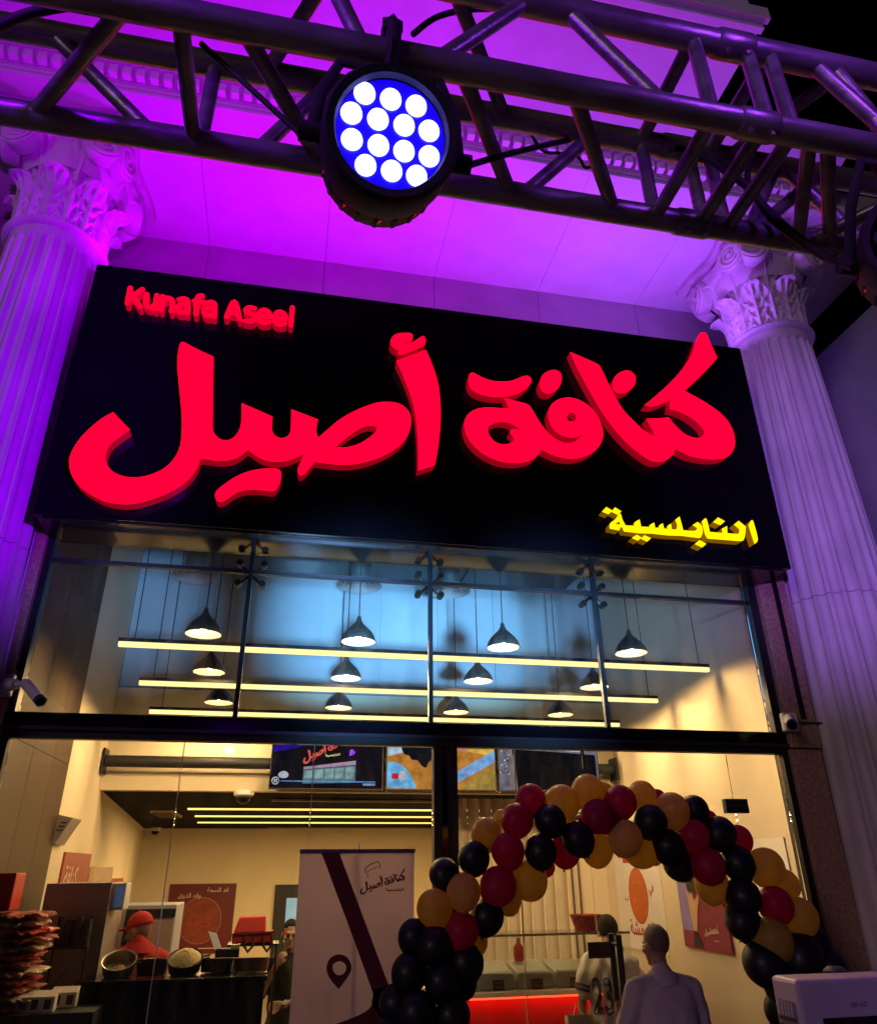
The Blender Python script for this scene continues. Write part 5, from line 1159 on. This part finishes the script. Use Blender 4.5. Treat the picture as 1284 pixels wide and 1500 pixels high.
# ------------------------------------------------------------------ round stage lamps (LED par cans)
par_body = mat('lamp_casting', (0.035, 0.030, 0.036), 0.7, spec=0.25, metal=0.0, var=0.3, scale=30)
par_lens = mat('lamp_lens', (0.01, 0.01, 0.25), 0.25, var=0.05, emit=(0.012, 0.0, 1.0), estr=0.75)
par_led = glow('lit_led', (0.20, 0.21, 1.0), 10.0)
par_red = mat('red_vent', (0.6, 0.02, 0.03), 0.5, emit=(1.0, 0.02, 0.05), estr=0.30)  # red vents; their glow stands in for red light from the sign
leds = [(372,362),(463,382),(553,405),(317,431),(409,452),(501,473),(590,493),(308,522),(400,543),(490,564),(580,583),(346,612),(437,633),(526,652)]
def par_can(lab, lit, c, pitch, yaw):
    t = thing('stage_lamp', lab, 'lamp', c, 'round lamps on the truss')
    # local frame: -Y = light direction
    M = Matrix.Translation(c) @ Matrix.Rotation(yaw, 4, 'Z') @ Matrix.Rotation(pitch, 4, 'X') 
    def T(mb): mb.v = [M @ v for v in mb.v]; return mb
    def axial(prof, seg=40):           # (radius, distance behind the front)
        mb = MB().lathe([(r, d) for r, d in prof], seg); mb.v = [Vector((v.x, v.z, v.y)) for v in mb.v]; return mb
    T(axial([(0.0845, -0.001), (0.088, -0.012), (0.100, -0.014), (0.106, -0.004), (0.106, 0.055), (0.100, 0.075), (0.098, 0.085), (0.098, 0.12), (0.085, 0.150), (0.05, 0.165), (0.0, 0.165)])).build('housing', par_body, t, smooth=True)
    ln = T(axial([(0.0, 0.004), (0.0845, 0.004)])).build('lens', par_lens if lit else black_gloss, t)
    mx = sum(p[0] for p in leds) / 14; my = sum(p[1] for p in leds) / 14
    for x, y_ in leds:
        lx, lz = (x - mx) * 0.00043, -(y_ - my) * 0.00043
        lx, lz = lx * math.cos(0.22) - lz * math.sin(0.22), lx * math.sin(0.22) + lz * math.cos(0.22)
        mb = axial([(0.0, -0.005), (0.009, -0.0045), (0.0155, -0.001), (0.0165, 0.003)], 20); mb.v = [v + Vector((lx, 0, lz)) for v in mb.v]
        T(mb).build('led', par_led if lit else mat('dark_led', (0.05, 0.05, 0.08), 0.1), ln, smooth=True)
    for k in range(20):                # cooling fins and red vents round the back
        a = 2*PI*k/20
        rad = Vector((math.cos(a), 0, math.sin(a))); tg = Vector((-math.sin(a), 0, math.cos(a)))
        T(MB().obox(rad * 0.098 + Vector((0, 0.102, 0)), tg * 0.0035, (0, 0.016, 0), rad * 0.0022)).build('fin', par_body, t)
        if k % 2: T(MB().add([rad*0.0995 + Vector((0, 0.086, 0)) + tg*0.009, rad*0.0995 + Vector((0, 0.086, 0)) - tg*0.001, rad*0.0992 + Vector((0, 0.1195, 0)) - tg*0.0005], [(0, 1, 2)])).build('red_vent', par_red, t)
    # yoke and clamp
    pv = [M @ Vector((s * 0.118, 0.045, 0)) for s in (-1, 1)]
    top = Vector((c[0], YB_, ZL - 0.045))
    yk = [pv[0], pv[0] * 0.45 + (top + Vector((-0.105, 0, 0))) * 0.55, top + Vector((-0.085, 0, 0)), top, top + Vector((0.085, 0, 0)), pv[1] * 0.45 + (top + Vector((0.105, 0, 0))) * 0.55, pv[1]]
    MB().tube(yk, 0.011, 10, flat=0.45).build('yoke', par_body, t, smooth=True)
    for s, p in zip((-1, 1), pv):
        MB().tube([p - Vector((s*0.014, 0, 0)), p + Vector((s*0.02, 0, 0))], 0.016, 12).build('yoke_knob', par_body, t, smooth=True)
    mb = MB()
    mb.tube([top, (c[0], YB_ - 0.034, ZL - 0.02), (c[0], YB_ - 0.037, ZL + 0.01), (c[0], YB_ - 0.015, ZL + 0.038), (c[0], YB_ + 0.02, ZL + 0.036), (c[0], YB_ + 0.037, ZL + 0.005), (c[0], YB_ + 0.025, ZL - 0.03), top], 0.012, 10, flat=1.3)
    cl = mb.build('clamp', par_body, t, smooth=True)
    st = []
    for k in range(12):
        a = 2*PI*k/12; r = 0.021 if k % 2 else 0.0155; st.append((r*math.cos(a), r*math.sin(a)))
    mb = MB(); N = 12; zc = ZL + 0.055
    mb.add([(c[0] + x, YB_ + y, zc) for x, y in st] + [(c[0] + x, YB_ + y, zc + 0.03) for x, y in st], [tuple(range(N)), tuple(range(N, 24))[::-1]] + [(i, (i+1) % N, (i+1) % N + N, i + N) for i in range(N)])
    mb.tube([(c[0], YB_, ZL + 0.03), (c[0], YB_, zc)], 0.006, 8)
    mb.build('wing_knob', par_body, cl)
    return t
pc = at(573, 197, Y=0.755)
par_can('round stage lamp with fourteen lit white LEDs on the truss', True, pc, math.radians(26), math.radians(3))
lamp('stage_lamp_light', 'SPOT', pc + Vector((0, -0.03, -0.02)), 14, (0.05, 0.03, 1.0), pc + Vector((0, -1, -0.5)), 0.08, 150, 0.6)
par_can('dark unlit round stage lamp cut off by the right edge', False, at(1352, 345, Y=0.80), math.radians(12), math.radians(-35))

# ------------------------------------------------------------------ people
def remeshed(mb, voxel, smooth_n=6, fac=0.5):
    me = mb.mesh('tmp', black_matt); o = bpy.data.objects.new('tmp', me); COL.objects.link(o)
    r = o.modifiers.new('r', 'REMESH'); r.mode = 'VOXEL'; r.voxel_size = voxel; r.use_smooth_shade = True
    s = o.modifiers.new('s', 'SMOOTH'); s.iterations = smooth_n; s.factor = fac
    dg = bpy.context.evaluated_depsgraph_get(); out = bpy.data.meshes.new_from_object(o.evaluated_get(dg))
    bpy.data.objects.remove(o); bpy.data.meshes.remove(me)
    out.materials.clear()
    return out
def limb(mb, pts, rad, seg=14):
    pts = [Vector(p) for p in pts]
    mb.tube(pts, rad, seg)
    for p, r in zip(pts, rad): mb.ball(p, r * 0.995, 14, 9)
def torso(mb, rings, seg=28):
    """rings: (z, x centre, y centre, half width, half depth)"""
    n = len(rings); vs = []; fs = []
    for z, cx, cy, hw, hd in rings:
        for k in range(seg):
            a = 2*PI*k/seg; ca, sa = math.cos(a), math.sin(a); e = (abs(ca)**2.6 + abs(sa)**2.6) ** (-1/2.6)
            vs.append((cx + hw*ca*e, cy + hd*sa*e, z))
    for i in range(n-1):
        for k in range(seg):
            k2 = (k+1) % seg; fs.append((i*seg+k, i*seg+k2, (i+1)*seg+k2, (i+1)*seg+k))
    fs.append(tuple(range(seg))[::-1]); fs.append(tuple(range((n-1)*seg, n*seg)))
    mb.add(vs, fs)
def hand(mb, w, d, n, curl):
    """wrist w, direction d, palm normal n"""
    w, d, n = Vector(w), Vector(d).normalized(), Vector(n).normalized(); s = d.cross(n).normalized()
    for k in range(4):
        b = w + d*0.03 + s*(k-1.5)*0.02; mb.tube([w + s*(k-1.5)*0.013, b + d*0.05], [0.016, 0.013], 10); mb.ball(b + d*0.05, 0.0128, 10, 7)
        L = (0.062, 0.074, 0.069, 0.052)[k]; p0 = b + d*0.05; p1 = p0 + (d*math.cos(curl*0.6) + n*math.sin(curl*0.6))*L*0.5; p2 = p1 + (d*math.cos(curl*1.5) + n*math.sin(curl*1.5))*L*0.32; p3 = p2 + (d*math.cos(curl*2.2) + n*math.sin(curl*2.2))*L*0.25
        mb.tube([p0, p1, p2, p3], [0.0098, 0.0092, 0.0085, 0.0072], 8); mb.ball(p1, 0.0092, 8, 6); mb.ball(p2, 0.0085, 8, 6); mb.ball(p3, 0.0073, 8, 6)
    t0 = w + d*0.025 - s*0.03; t1 = t0 - s*0.022 + d*0.03 + n*0.012; t2 = t1 + d*0.028 + n*0.014
    mb.tube([w, t0, t1, t2], [0.016, 0.014, 0.0108, 0.0085], 8); mb.ball(t2, 0.0085, 8, 6)
def person(label, loc, facing, H, P, skin, top, top_m, trouser_m, hair, hair_m, sleeve='long', shoes=None):
    k = H / 1.75
    t = thing('person', label, 'person', loc)
    R = Matrix.Translation(loc) @ Matrix.Rotation(facing, 4, 'Z') @ Matrix.Scale(k, 4)
    V = Vector
    lean = V(P.get('lean', (0, 0, 0)))
    def sp(p, f): return V(p) + lean * f
    pel, che, nk = sp((0, 0, 0.95), 0), sp((0, -0.01, 1.25), 0.6), sp((0, -0.01, 1.46), 1)
    hc = V(P.get('head', nk + V((0, 0.03, 0.19))))
    sx_, sz_ = P.get('shoulder', (0.172, 1.385)); sh = [sp((s*sx_, -0.005, sz_), 0.95) for s in (-1, 1)]
    el = [V(P['elbow_l']), V(P['elbow_r'])]; wr = [V(P['wrist_l']), V(P['wrist_r'])]
    hip = [V((s*0.09, 0, 0.93)) for s in (-1, 1)]; kn = [V((s*0.10, 0.02, 0.50)) for s in (-1, 1)]; an = [V((s*0.11, -0.02, 0.09)) for s in (-1, 1)]
    ty, tp = P.get('head_turn', 0), P.get('head_pitch', 0)
    HM = Matrix.Translation(hc) @ Matrix.Rotation(ty, 4, 'Z') @ Matrix.Rotation(tp, 4, 'X') @ Matrix.Rotation(P.get('head_roll', 0), 4, 'Y')
    # body
    mb = MB()
    torso(mb, [(0.86, 0, 0, 0.15, 0.10), (0.95, 0, 0, 0.155, 0.105), (1.1, *sp((0, 0, 0), 0.3)[:2], 0.135, 0.095), (1.28, *sp((0, 0, 0), 0.65)[:2], 0.155, 0.105), (1.4, *sp((0, 0, 0), 0.9)[:2], 0.14, 0.085), (1.46, *sp((0, 0, 0), 1)[:2], 0.07, 0.06)])
    limb(mb, [nk - V((0, 0, 0.05)), nk + (hc - nk) * 0.6], [0.058, 0.052])
    for i in (0, 1):
        limb(mb, [sh[i], el[i], wr[i]], [0.048, 0.037, 0.026])
        limb(mb, [hip[i], kn[i], an[i]], [0.082, 0.055, 0.036])
        d = (wr[i] - el[i]).normalized(); nrm = V(P.get('palm_' + 'lr'[i], (0, 1, 0)))
        hand(mb, wr[i], d, nrm, P.get('curl', 0.6))
    hd = MB()
    hd.ball((0, -0.01, 0.03), (0.076, 0.096, 0.098), 20, 14); hd.ball((0, 0.03, -0.045), (0.058, 0.066, 0.07), 18, 12)
    hd.tube([(0, 0.098, 0.02), (0, 0.118, -0.022), (0, 0.10, -0.034)], [0.010, 0.017, 0.013], 10); hd.ball((0, 0.116, -0.024), 0.014, 10, 7)
    hd.ball((0, 0.088, 0.032), (0.05, 0.018, 0.012), 14, 8)                     # brow
    hd.ball((0, 0.088, -0.058), (0.026, 0.016, 0.010), 12, 8); hd.ball((0, 0.082, -0.09), (0.028, 0.022, 0.018), 12, 8)   # mouth, chin
    for s in (-1, 1): hd.ball((s*0.079, -0.005, -0.005), (0.012, 0.022, 0.034), 12, 9); hd.ball((s*0.045, 0.066, -0.015), (0.022, 0.025, 0.02), 10, 7)
    hd.v = [HM @ v for v in hd.v]
    mb.add(hd.v, hd.f); mb.v = [R @ v for v in mb.v]
    def fin(me, name, m_, parent=t):
        off = wloc(parent); me.transform(Matrix.Translation(-off)); me.materials.append(m_)
        for p in me.polygons: p.use_smooth = True
        return link_mesh(name, me, parent)
    body = fin(remeshed(mb, 0.0075, 4), 'body', skin)
    # eyes
    for s in (-1, 1):
        e = MB().ball((s*0.033, 0.088, 0.008), (0.012, 0.008, 0.007), 10, 7); e.v = [R @ (HM @ v) for v in e.v]; e.build('eye', mat('eye_dark', (0.03, 0.025, 0.02), 0.2), body, smooth='all')
    # top
    b = P.get('bulk', 1.0); hem = P.get('hem', 0.84)
    mb = MB()
    torso(mb, [(hem, 0, 0, 0.185*b, 0.125*b), (0.95, 0, 0, 0.180*b, 0.125*b), (1.1, *sp((0, 0, 0), 0.3)[:2], 0.172*b, 0.118*b), (1.26, *sp((0, 0, 0), 0.65)[:2], 0.19*b, 0.125*b), (1.37, *sp((0, 0, 0), 0.9)[:2], 0.185*b, 0.115*b), (1.425, *sp((0, 0, 0), 0.95)[:2], 0.165*b, 0.10*b), (1.462, *sp((0, 0, 0), 0.98)[:2], 0.108*b, 0.085), (1.50, *sp((0, 0, 0), 1)[:2], 0.078, 0.070)])
    for i in (0, 1):
        limb(mb, [nk + V(((-1, 1)[i]*0.045, 0, -0.005)), sh[i] + V(((1, -1)[i]*0.012, 0, 0.006))], [0.060, 0.066*b])
        if sleeve == 'long': limb(mb, [sh[i], el[i], wr[i] - (wr[i]-el[i]).normalized()*0.015], [0.072*b, 0.056*b, 0.042])
        else:
            e2 = sh[i] + (el[i] - sh[i]) * 0.78; limb(mb, [sh[i], e2], [0.07*b, 0.062*b])
    if P.get('collar'): limb(mb, [nk + V((0, 0.0, -0.02)), nk + (hc - nk) * 0.27], [0.076, 0.069])
    mb.v = [R @ v for v in mb.v]
    me = remeshed(mb, 0.012, 12); 
    # cloth folds
    Ri = R.inverted()
    for v in me.vertices:
        q = Ri @ v.co
        f = 0.004 * math.sin(38*q.z + 9*q.x + 4*math.sin(11*q.x)) + 0.003 * math.sin(55*q.x - 31*q.z) + 0.003 * math.sin(24*(q.x + q.z) + 1.3)
        v.co += v.normal * f * P.get('folds', 1.0)
    shirt = fin(me, top, top_m)
    if P.get('collar'):
        c0 = nk + V((0, 0.0, 0.012)); up_ = ((hc - nk) * 0.6 + V((0, 0, 0.1))).normalized()
        mb = MB(); N = 24; a0, a1 = math.radians(-62), math.radians(242)
        rows = []
        for rr_, hh in ((0.084, -0.03), (0.078, 0.030), (0.081, 0.036), (0.092, 0.026), (0.104, -0.032)):
            rows.append([R @ (c0 + V((math.cos(a0 + (a1-a0)*q/N + PI) * rr_ * 1.05, math.sin(a0 + (a1-a0)*q/N + PI) * rr_, 0)) + up_ * hh) for q in range(N + 1)])
        mb.add([v for rw in rows for v in rw], [(i*(N+1)+q, i*(N+1)+q+1, (i+1)*(N+1)+q+1, (i+1)*(N+1)+q) for i in range(4) for q in range(N)])
        mb.build('collar', top_m, shirt, smooth=True)
    # trousers
    mb = MB()
    torso(mb, [(0.80, 0, 0, 0.165, 0.118), (0.95, 0, 0, 0.165, 0.112), (1.0, 0, 0, 0.155, 0.105)])
    for i in (0, 1): limb(mb, [hip[i], kn[i], an[i] + V((0, 0, 0.02))], [0.096, 0.075, 0.06])
    mb.v = [R @ v for v in mb.v]; fin(remeshed(mb, 0.016, 4), 'trousers', trouser_m)
    for i in (0, 1):
        mb = MB(); p = an[i]
        mb.ball(p + V((0, 0.0, -0.045)), (0.045, 0.06, 0.045), 14, 9); mb.ball(p + V((0, 0.09, -0.058)), (0.046, 0.10, 0.032), 14, 9)
        mb.v = [R @ v for v in mb.v]; fin(remeshed(mb, 0.012, 3), 'shoe', dark_m)
    # hair or cap
    if hair:
        mb = MB()
        if hair == 'cap':
            mb.ball((0, -0.012, 0.052), (0.085, 0.104, 0.09), 20, 14); mb.ball((0, 0.10, 0.045), (0.065, 0.075, 0.010), 16, 8); mb.ball((0, -0.012, 0.145), 0.011, 8, 6)
            cut = lambda v: v.z > 0.028
        else:
            mb.ball((0, -0.016, 0.04), (0.0790, 0.0985, 0.0985) if hair == 'short' else (0.090, 0.106, 0.106), 24, 18)
            cut = lambda v: (v.z > 0.055 + (v.y - 0.05) * 0.9 * (1 if v.y > 0.05 else 0)) or (v.y < 0.045 and v.z > 0.0 and abs(v.x) < 0.2) or (v.y < -0.03 and v.z > -0.055)
        keep = [i for i, v in enumerate(mb.v) if cut(v)]; ks = set(keep); mp_ = {i: j for j, i in enumerate(keep)}
        nb_ = MB(); nb_.add([mb.v[i] for i in keep], [tuple(mp_[i] for i in f) for f in mb.f if all(i in ks for i in f)])
        nb_.v = [R @ (HM @ v) for v in nb_.v]
        o = nb_.build('cap' if hair == 'cap' else 'hair', hair_m, t, smooth='all')
        sd = o.modifiers.new('solid', 'SOLIDIFY'); sd.thickness = 0.006
    return t, R, shirt
skin_a = mat('brown_skin', (0.36, 0.20, 0.13), 0.5, var=0.08, scale=20); skin_b = mat('olive_skin', (0.45, 0.27, 0.18), 0.5, var=0.08, scale=20)
hair_k = mat('black_hair', (0.008, 0.007, 0.006), 0.85, var=0.4, scale=80, bump=0.6, bscale=200)
hair_g = mat('cropped_grey_hair', (0.17, 0.105, 0.08), 0.6, var=0.3, scale=120, bump=0.5, bscale=250)
# man in the pale blazer, seen from behind at the door
person('man in a pale lilac blazer seen from behind at the glass door', (2.53, 5.24, 0), math.radians(2), 1.715,
       dict(shoulder=(0.198, 1.405), elbow_l=(-0.31, 0.03, 1.13), wrist_l=(-0.20, 0.25, 1.22), elbow_r=(0.27, 0.0, 1.12), wrist_r=(0.20, 0.22, 1.02), head=(0.0, 0.03, 1.645), head_turn=math.radians(10), head_pitch=math.radians(-6), collar=True, bulk=1.10, hem=0.80, folds=0.35, palm_l=(0.5, 0.3, 0.5), curl=0.9),
       skin_a, 'blazer', mat('lilac_blazer', (0.50, 0.42, 0.43), 0.75, var=0.08, scale=30, bump=0.2, bscale=200), mat('grey_trousers', (0.12, 0.11, 0.12), 0.8), 'short', hair_g)
# man in the white jersey
t, R, shirt = person('man in a white number 23 jersey, head bowed, seen from behind inside the door', (2.79, 6.72, 0), math.radians(-14), 1.73,
       dict(elbow_l=(-0.25, -0.02, 1.14), wrist_l=(-0.26, 0.03, 0.90), elbow_r=(0.27, 0.16, 1.20), wrist_r=(0.14, 0.20, 1.46), head=(0.03, 0.10, 1.60), lean=(0, 0.03, 0), head_pitch=math.radians(-32), head_turn=math.radians(-12), bulk=1.12, hem=0.78, folds=1.6, palm_r=(0, -1, 0.2)),
       skin_b, 'jersey', mat('white_jersey', (0.80, 0.74, 0.66), 0.8, var=0.06, scale=20), mat('charcoal_trousers', (0.05, 0.045, 0.04), 0.8), 'full', hair_k, sleeve='short')
inv = R.inverted()
vs, fs = text_shape('23', 0.0, 0.03)
x0 = min(v.x for v in vs); x1 = max(v.x for v in vs); y0 = min(v.y for v in vs); y1 = max(v.y for v in vs)
from mathutils.bvhtree import BVHTree
def lay_on(mesh_obj, pts3, d, off):
    bv = BVHTree.FromPolygons([mesh_obj.matrix_world @ v.co for v in mesh_obj.data.vertices], [tuple(p.vertices) for p in mesh_obj.data.polygons])
    out = []
    for p in pts3:
        h = bv.ray_cast(p, d)
        out.append((h[0] - d * off) if h[0] is not None else p + d * 0.2)
    return out
bpy.context.view_layer.update()
rows_ = []
mbn = MB()
base = [R @ Vector((-0.175 + (v.x - x0) / (x1 - x0) * 0.165, -0.4, 1.04 + (v.y - y0) / (y1 - y0) * 0.26)) for v in vs]
d_ = (R.to_3x3() @ Vector((0, 1, 0))).normalized()
mo = shirt; mo_w = Matrix.Translation(wloc(mo))
bv = BVHTree.FromPolygons([mo_w @ v.co for v in mo.data.vertices], [tuple(p.vertices) for p in mo.data.polygons])
pts = []
for p in base:
    h = bv.ray_cast(p, d_); pts.append((h[0] if h[0] is not None else p + d_ * 0.25) - d_ * 0.006)
mbn.add(pts, fs); mbn.build('number', blackp, shirt)
for s in (-1, 1):          # dark sleeve stripes
    a, b = Vector((s*0.185, -0.005, 1.415)), Vector((-0.25, -0.02, 1.14)) if s < 0 else Vector((0.27, 0.16, 1.20))
    for f in (0.66, 0.76):
        c = a + (b - a) * f; dd = (b - a).normalized()
        mb = MB().tube([c - dd*0.011, c + dd*0.011], 0.0765, 20, caps=False); mb.v = [R @ v for v in mb.v]; mb.build('sleeve_stripe', blackp, shirt, smooth=True)
# paper bag hanging from his left hand
wl_ = R @ Vector((-0.26, 0.03, 0.80))
pb = thing('paper_bag', 'cream paper carrier bag with red logo hanging beside the jersey man', 'bag', (wl_.x - 0.06, wl_.y - 0.12, 0.66))
bxx, byy = wl_.x - 0.08, wl_.y - 0.14
paper = mat('cream_paper', (0.66, 0.55, 0.42), 0.8, var=0.08, bump=0.4, bscale=12)
MB().add([(bxx - 0.11, byy - 0.05, 0.66), (bxx + 0.11, byy - 0.05, 0.66), (bxx + 0.11, byy + 0.05, 0.66), (bxx - 0.11, byy + 0.05, 0.66), (bxx - 0.10, byy - 0.035, 1.03), (bxx + 0.10, byy - 0.045, 1.04), (bxx + 0.10, byy + 0.045, 1.04), (bxx - 0.10, byy + 0.04, 1.03)],
         [(0,3,2,1), (0,1,5,4), (1,2,6,5), (2,3,7,6), (3,0,4,7)]).build('sack', paper, pb)
MB().tube([(bxx - 0.04, byy, 1.03), (bxx + 0.0, byy + 0.05, 1.10), (bxx + 0.04, byy, 1.03)], 0.004, 6).build('handle', paper, pb)
letters_to(LETTERS_RED, 'lettering', redprint, pb, (bxx - 0.02, byy - 0.056, 0.87), (1, 0, 0.15), (0, 0, 1), 0.12, -1.68, 4.55, 4.0)
# cook in red cap and shirt
person('cook in a red cap and red shirt turned away behind the cooking counter', (-1.0, 7.12, 0), math.radians(14), 1.83,
       dict(elbow_l=(-0.225, 0.06, 1.12), wrist_l=(-0.2, 0.28, 1.08), elbow_r=(0.225, 0.06, 1.12), wrist_r=(0.2, 0.28, 1.08), head=(-0.01, 0.12, 1.575), lean=(0, 0.07, 0), head_turn=math.radians(48), head_pitch=math.radians(-14), collar=True, bulk=1.02),
       skin_a, 'shirt', mat('red_shirt', (0.50, 0.012, 0.012), 0.75, var=0.08), mat('black_trousers', (0.02, 0.02, 0.02), 0.8), 'cap', mat('red_cap', (0.55, 0.012, 0.012), 0.7, var=0.06), sleeve='short')
# man in black by the counter, hand at his mouth
t, R, shirt = person('man in a black shirt with a wristwatch holding his hand to his mouth', (0.20, 7.95, 0), math.radians(172), 1.655,
       dict(elbow_l=(-0.25, 0.12, 1.13), wrist_l=(0.02, 0.26, 1.10), elbow_r=(0.25, 0.14, 1.12), wrist_r=(0.10, 0.20, 1.40), head=(0.0, 0.05, 1.64), head_pitch=math.radians(-6), head_turn=math.radians(8), bulk=1.02, palm_r=(-0.6, -0.5, 0.2), curl=1.0),
       skin_b, 'shirt', mat('black_shirt', (0.015, 0.014, 0.016), 0.8, var=0.2), mat('navy_trousers', (0.015, 0.016, 0.03), 0.8), 'short', hair_k, sleeve='short')
mb = MB(); a, b = Vector((-0.25, 0.12, 1.13)), Vector((0.02, 0.26, 1.10)); dd = (b - a).normalized(); c = a + (b - a) * 0.86
mb.tube([c - dd*0.010, c + dd*0.010], 0.034, 16, caps=False); mb.v = [R @ v for v in mb.v]
w_ = mb.build('watch_strap', chrome, t, smooth=True)
mb = MB().tube([c + Vector((0, 0.030, 0.012)), c + Vector((0, 0.040, 0.016))], 0.018, 16); mb.v = [R @ v for v in mb.v]; mb.build('watch_face', white_pl, w_, smooth=True)
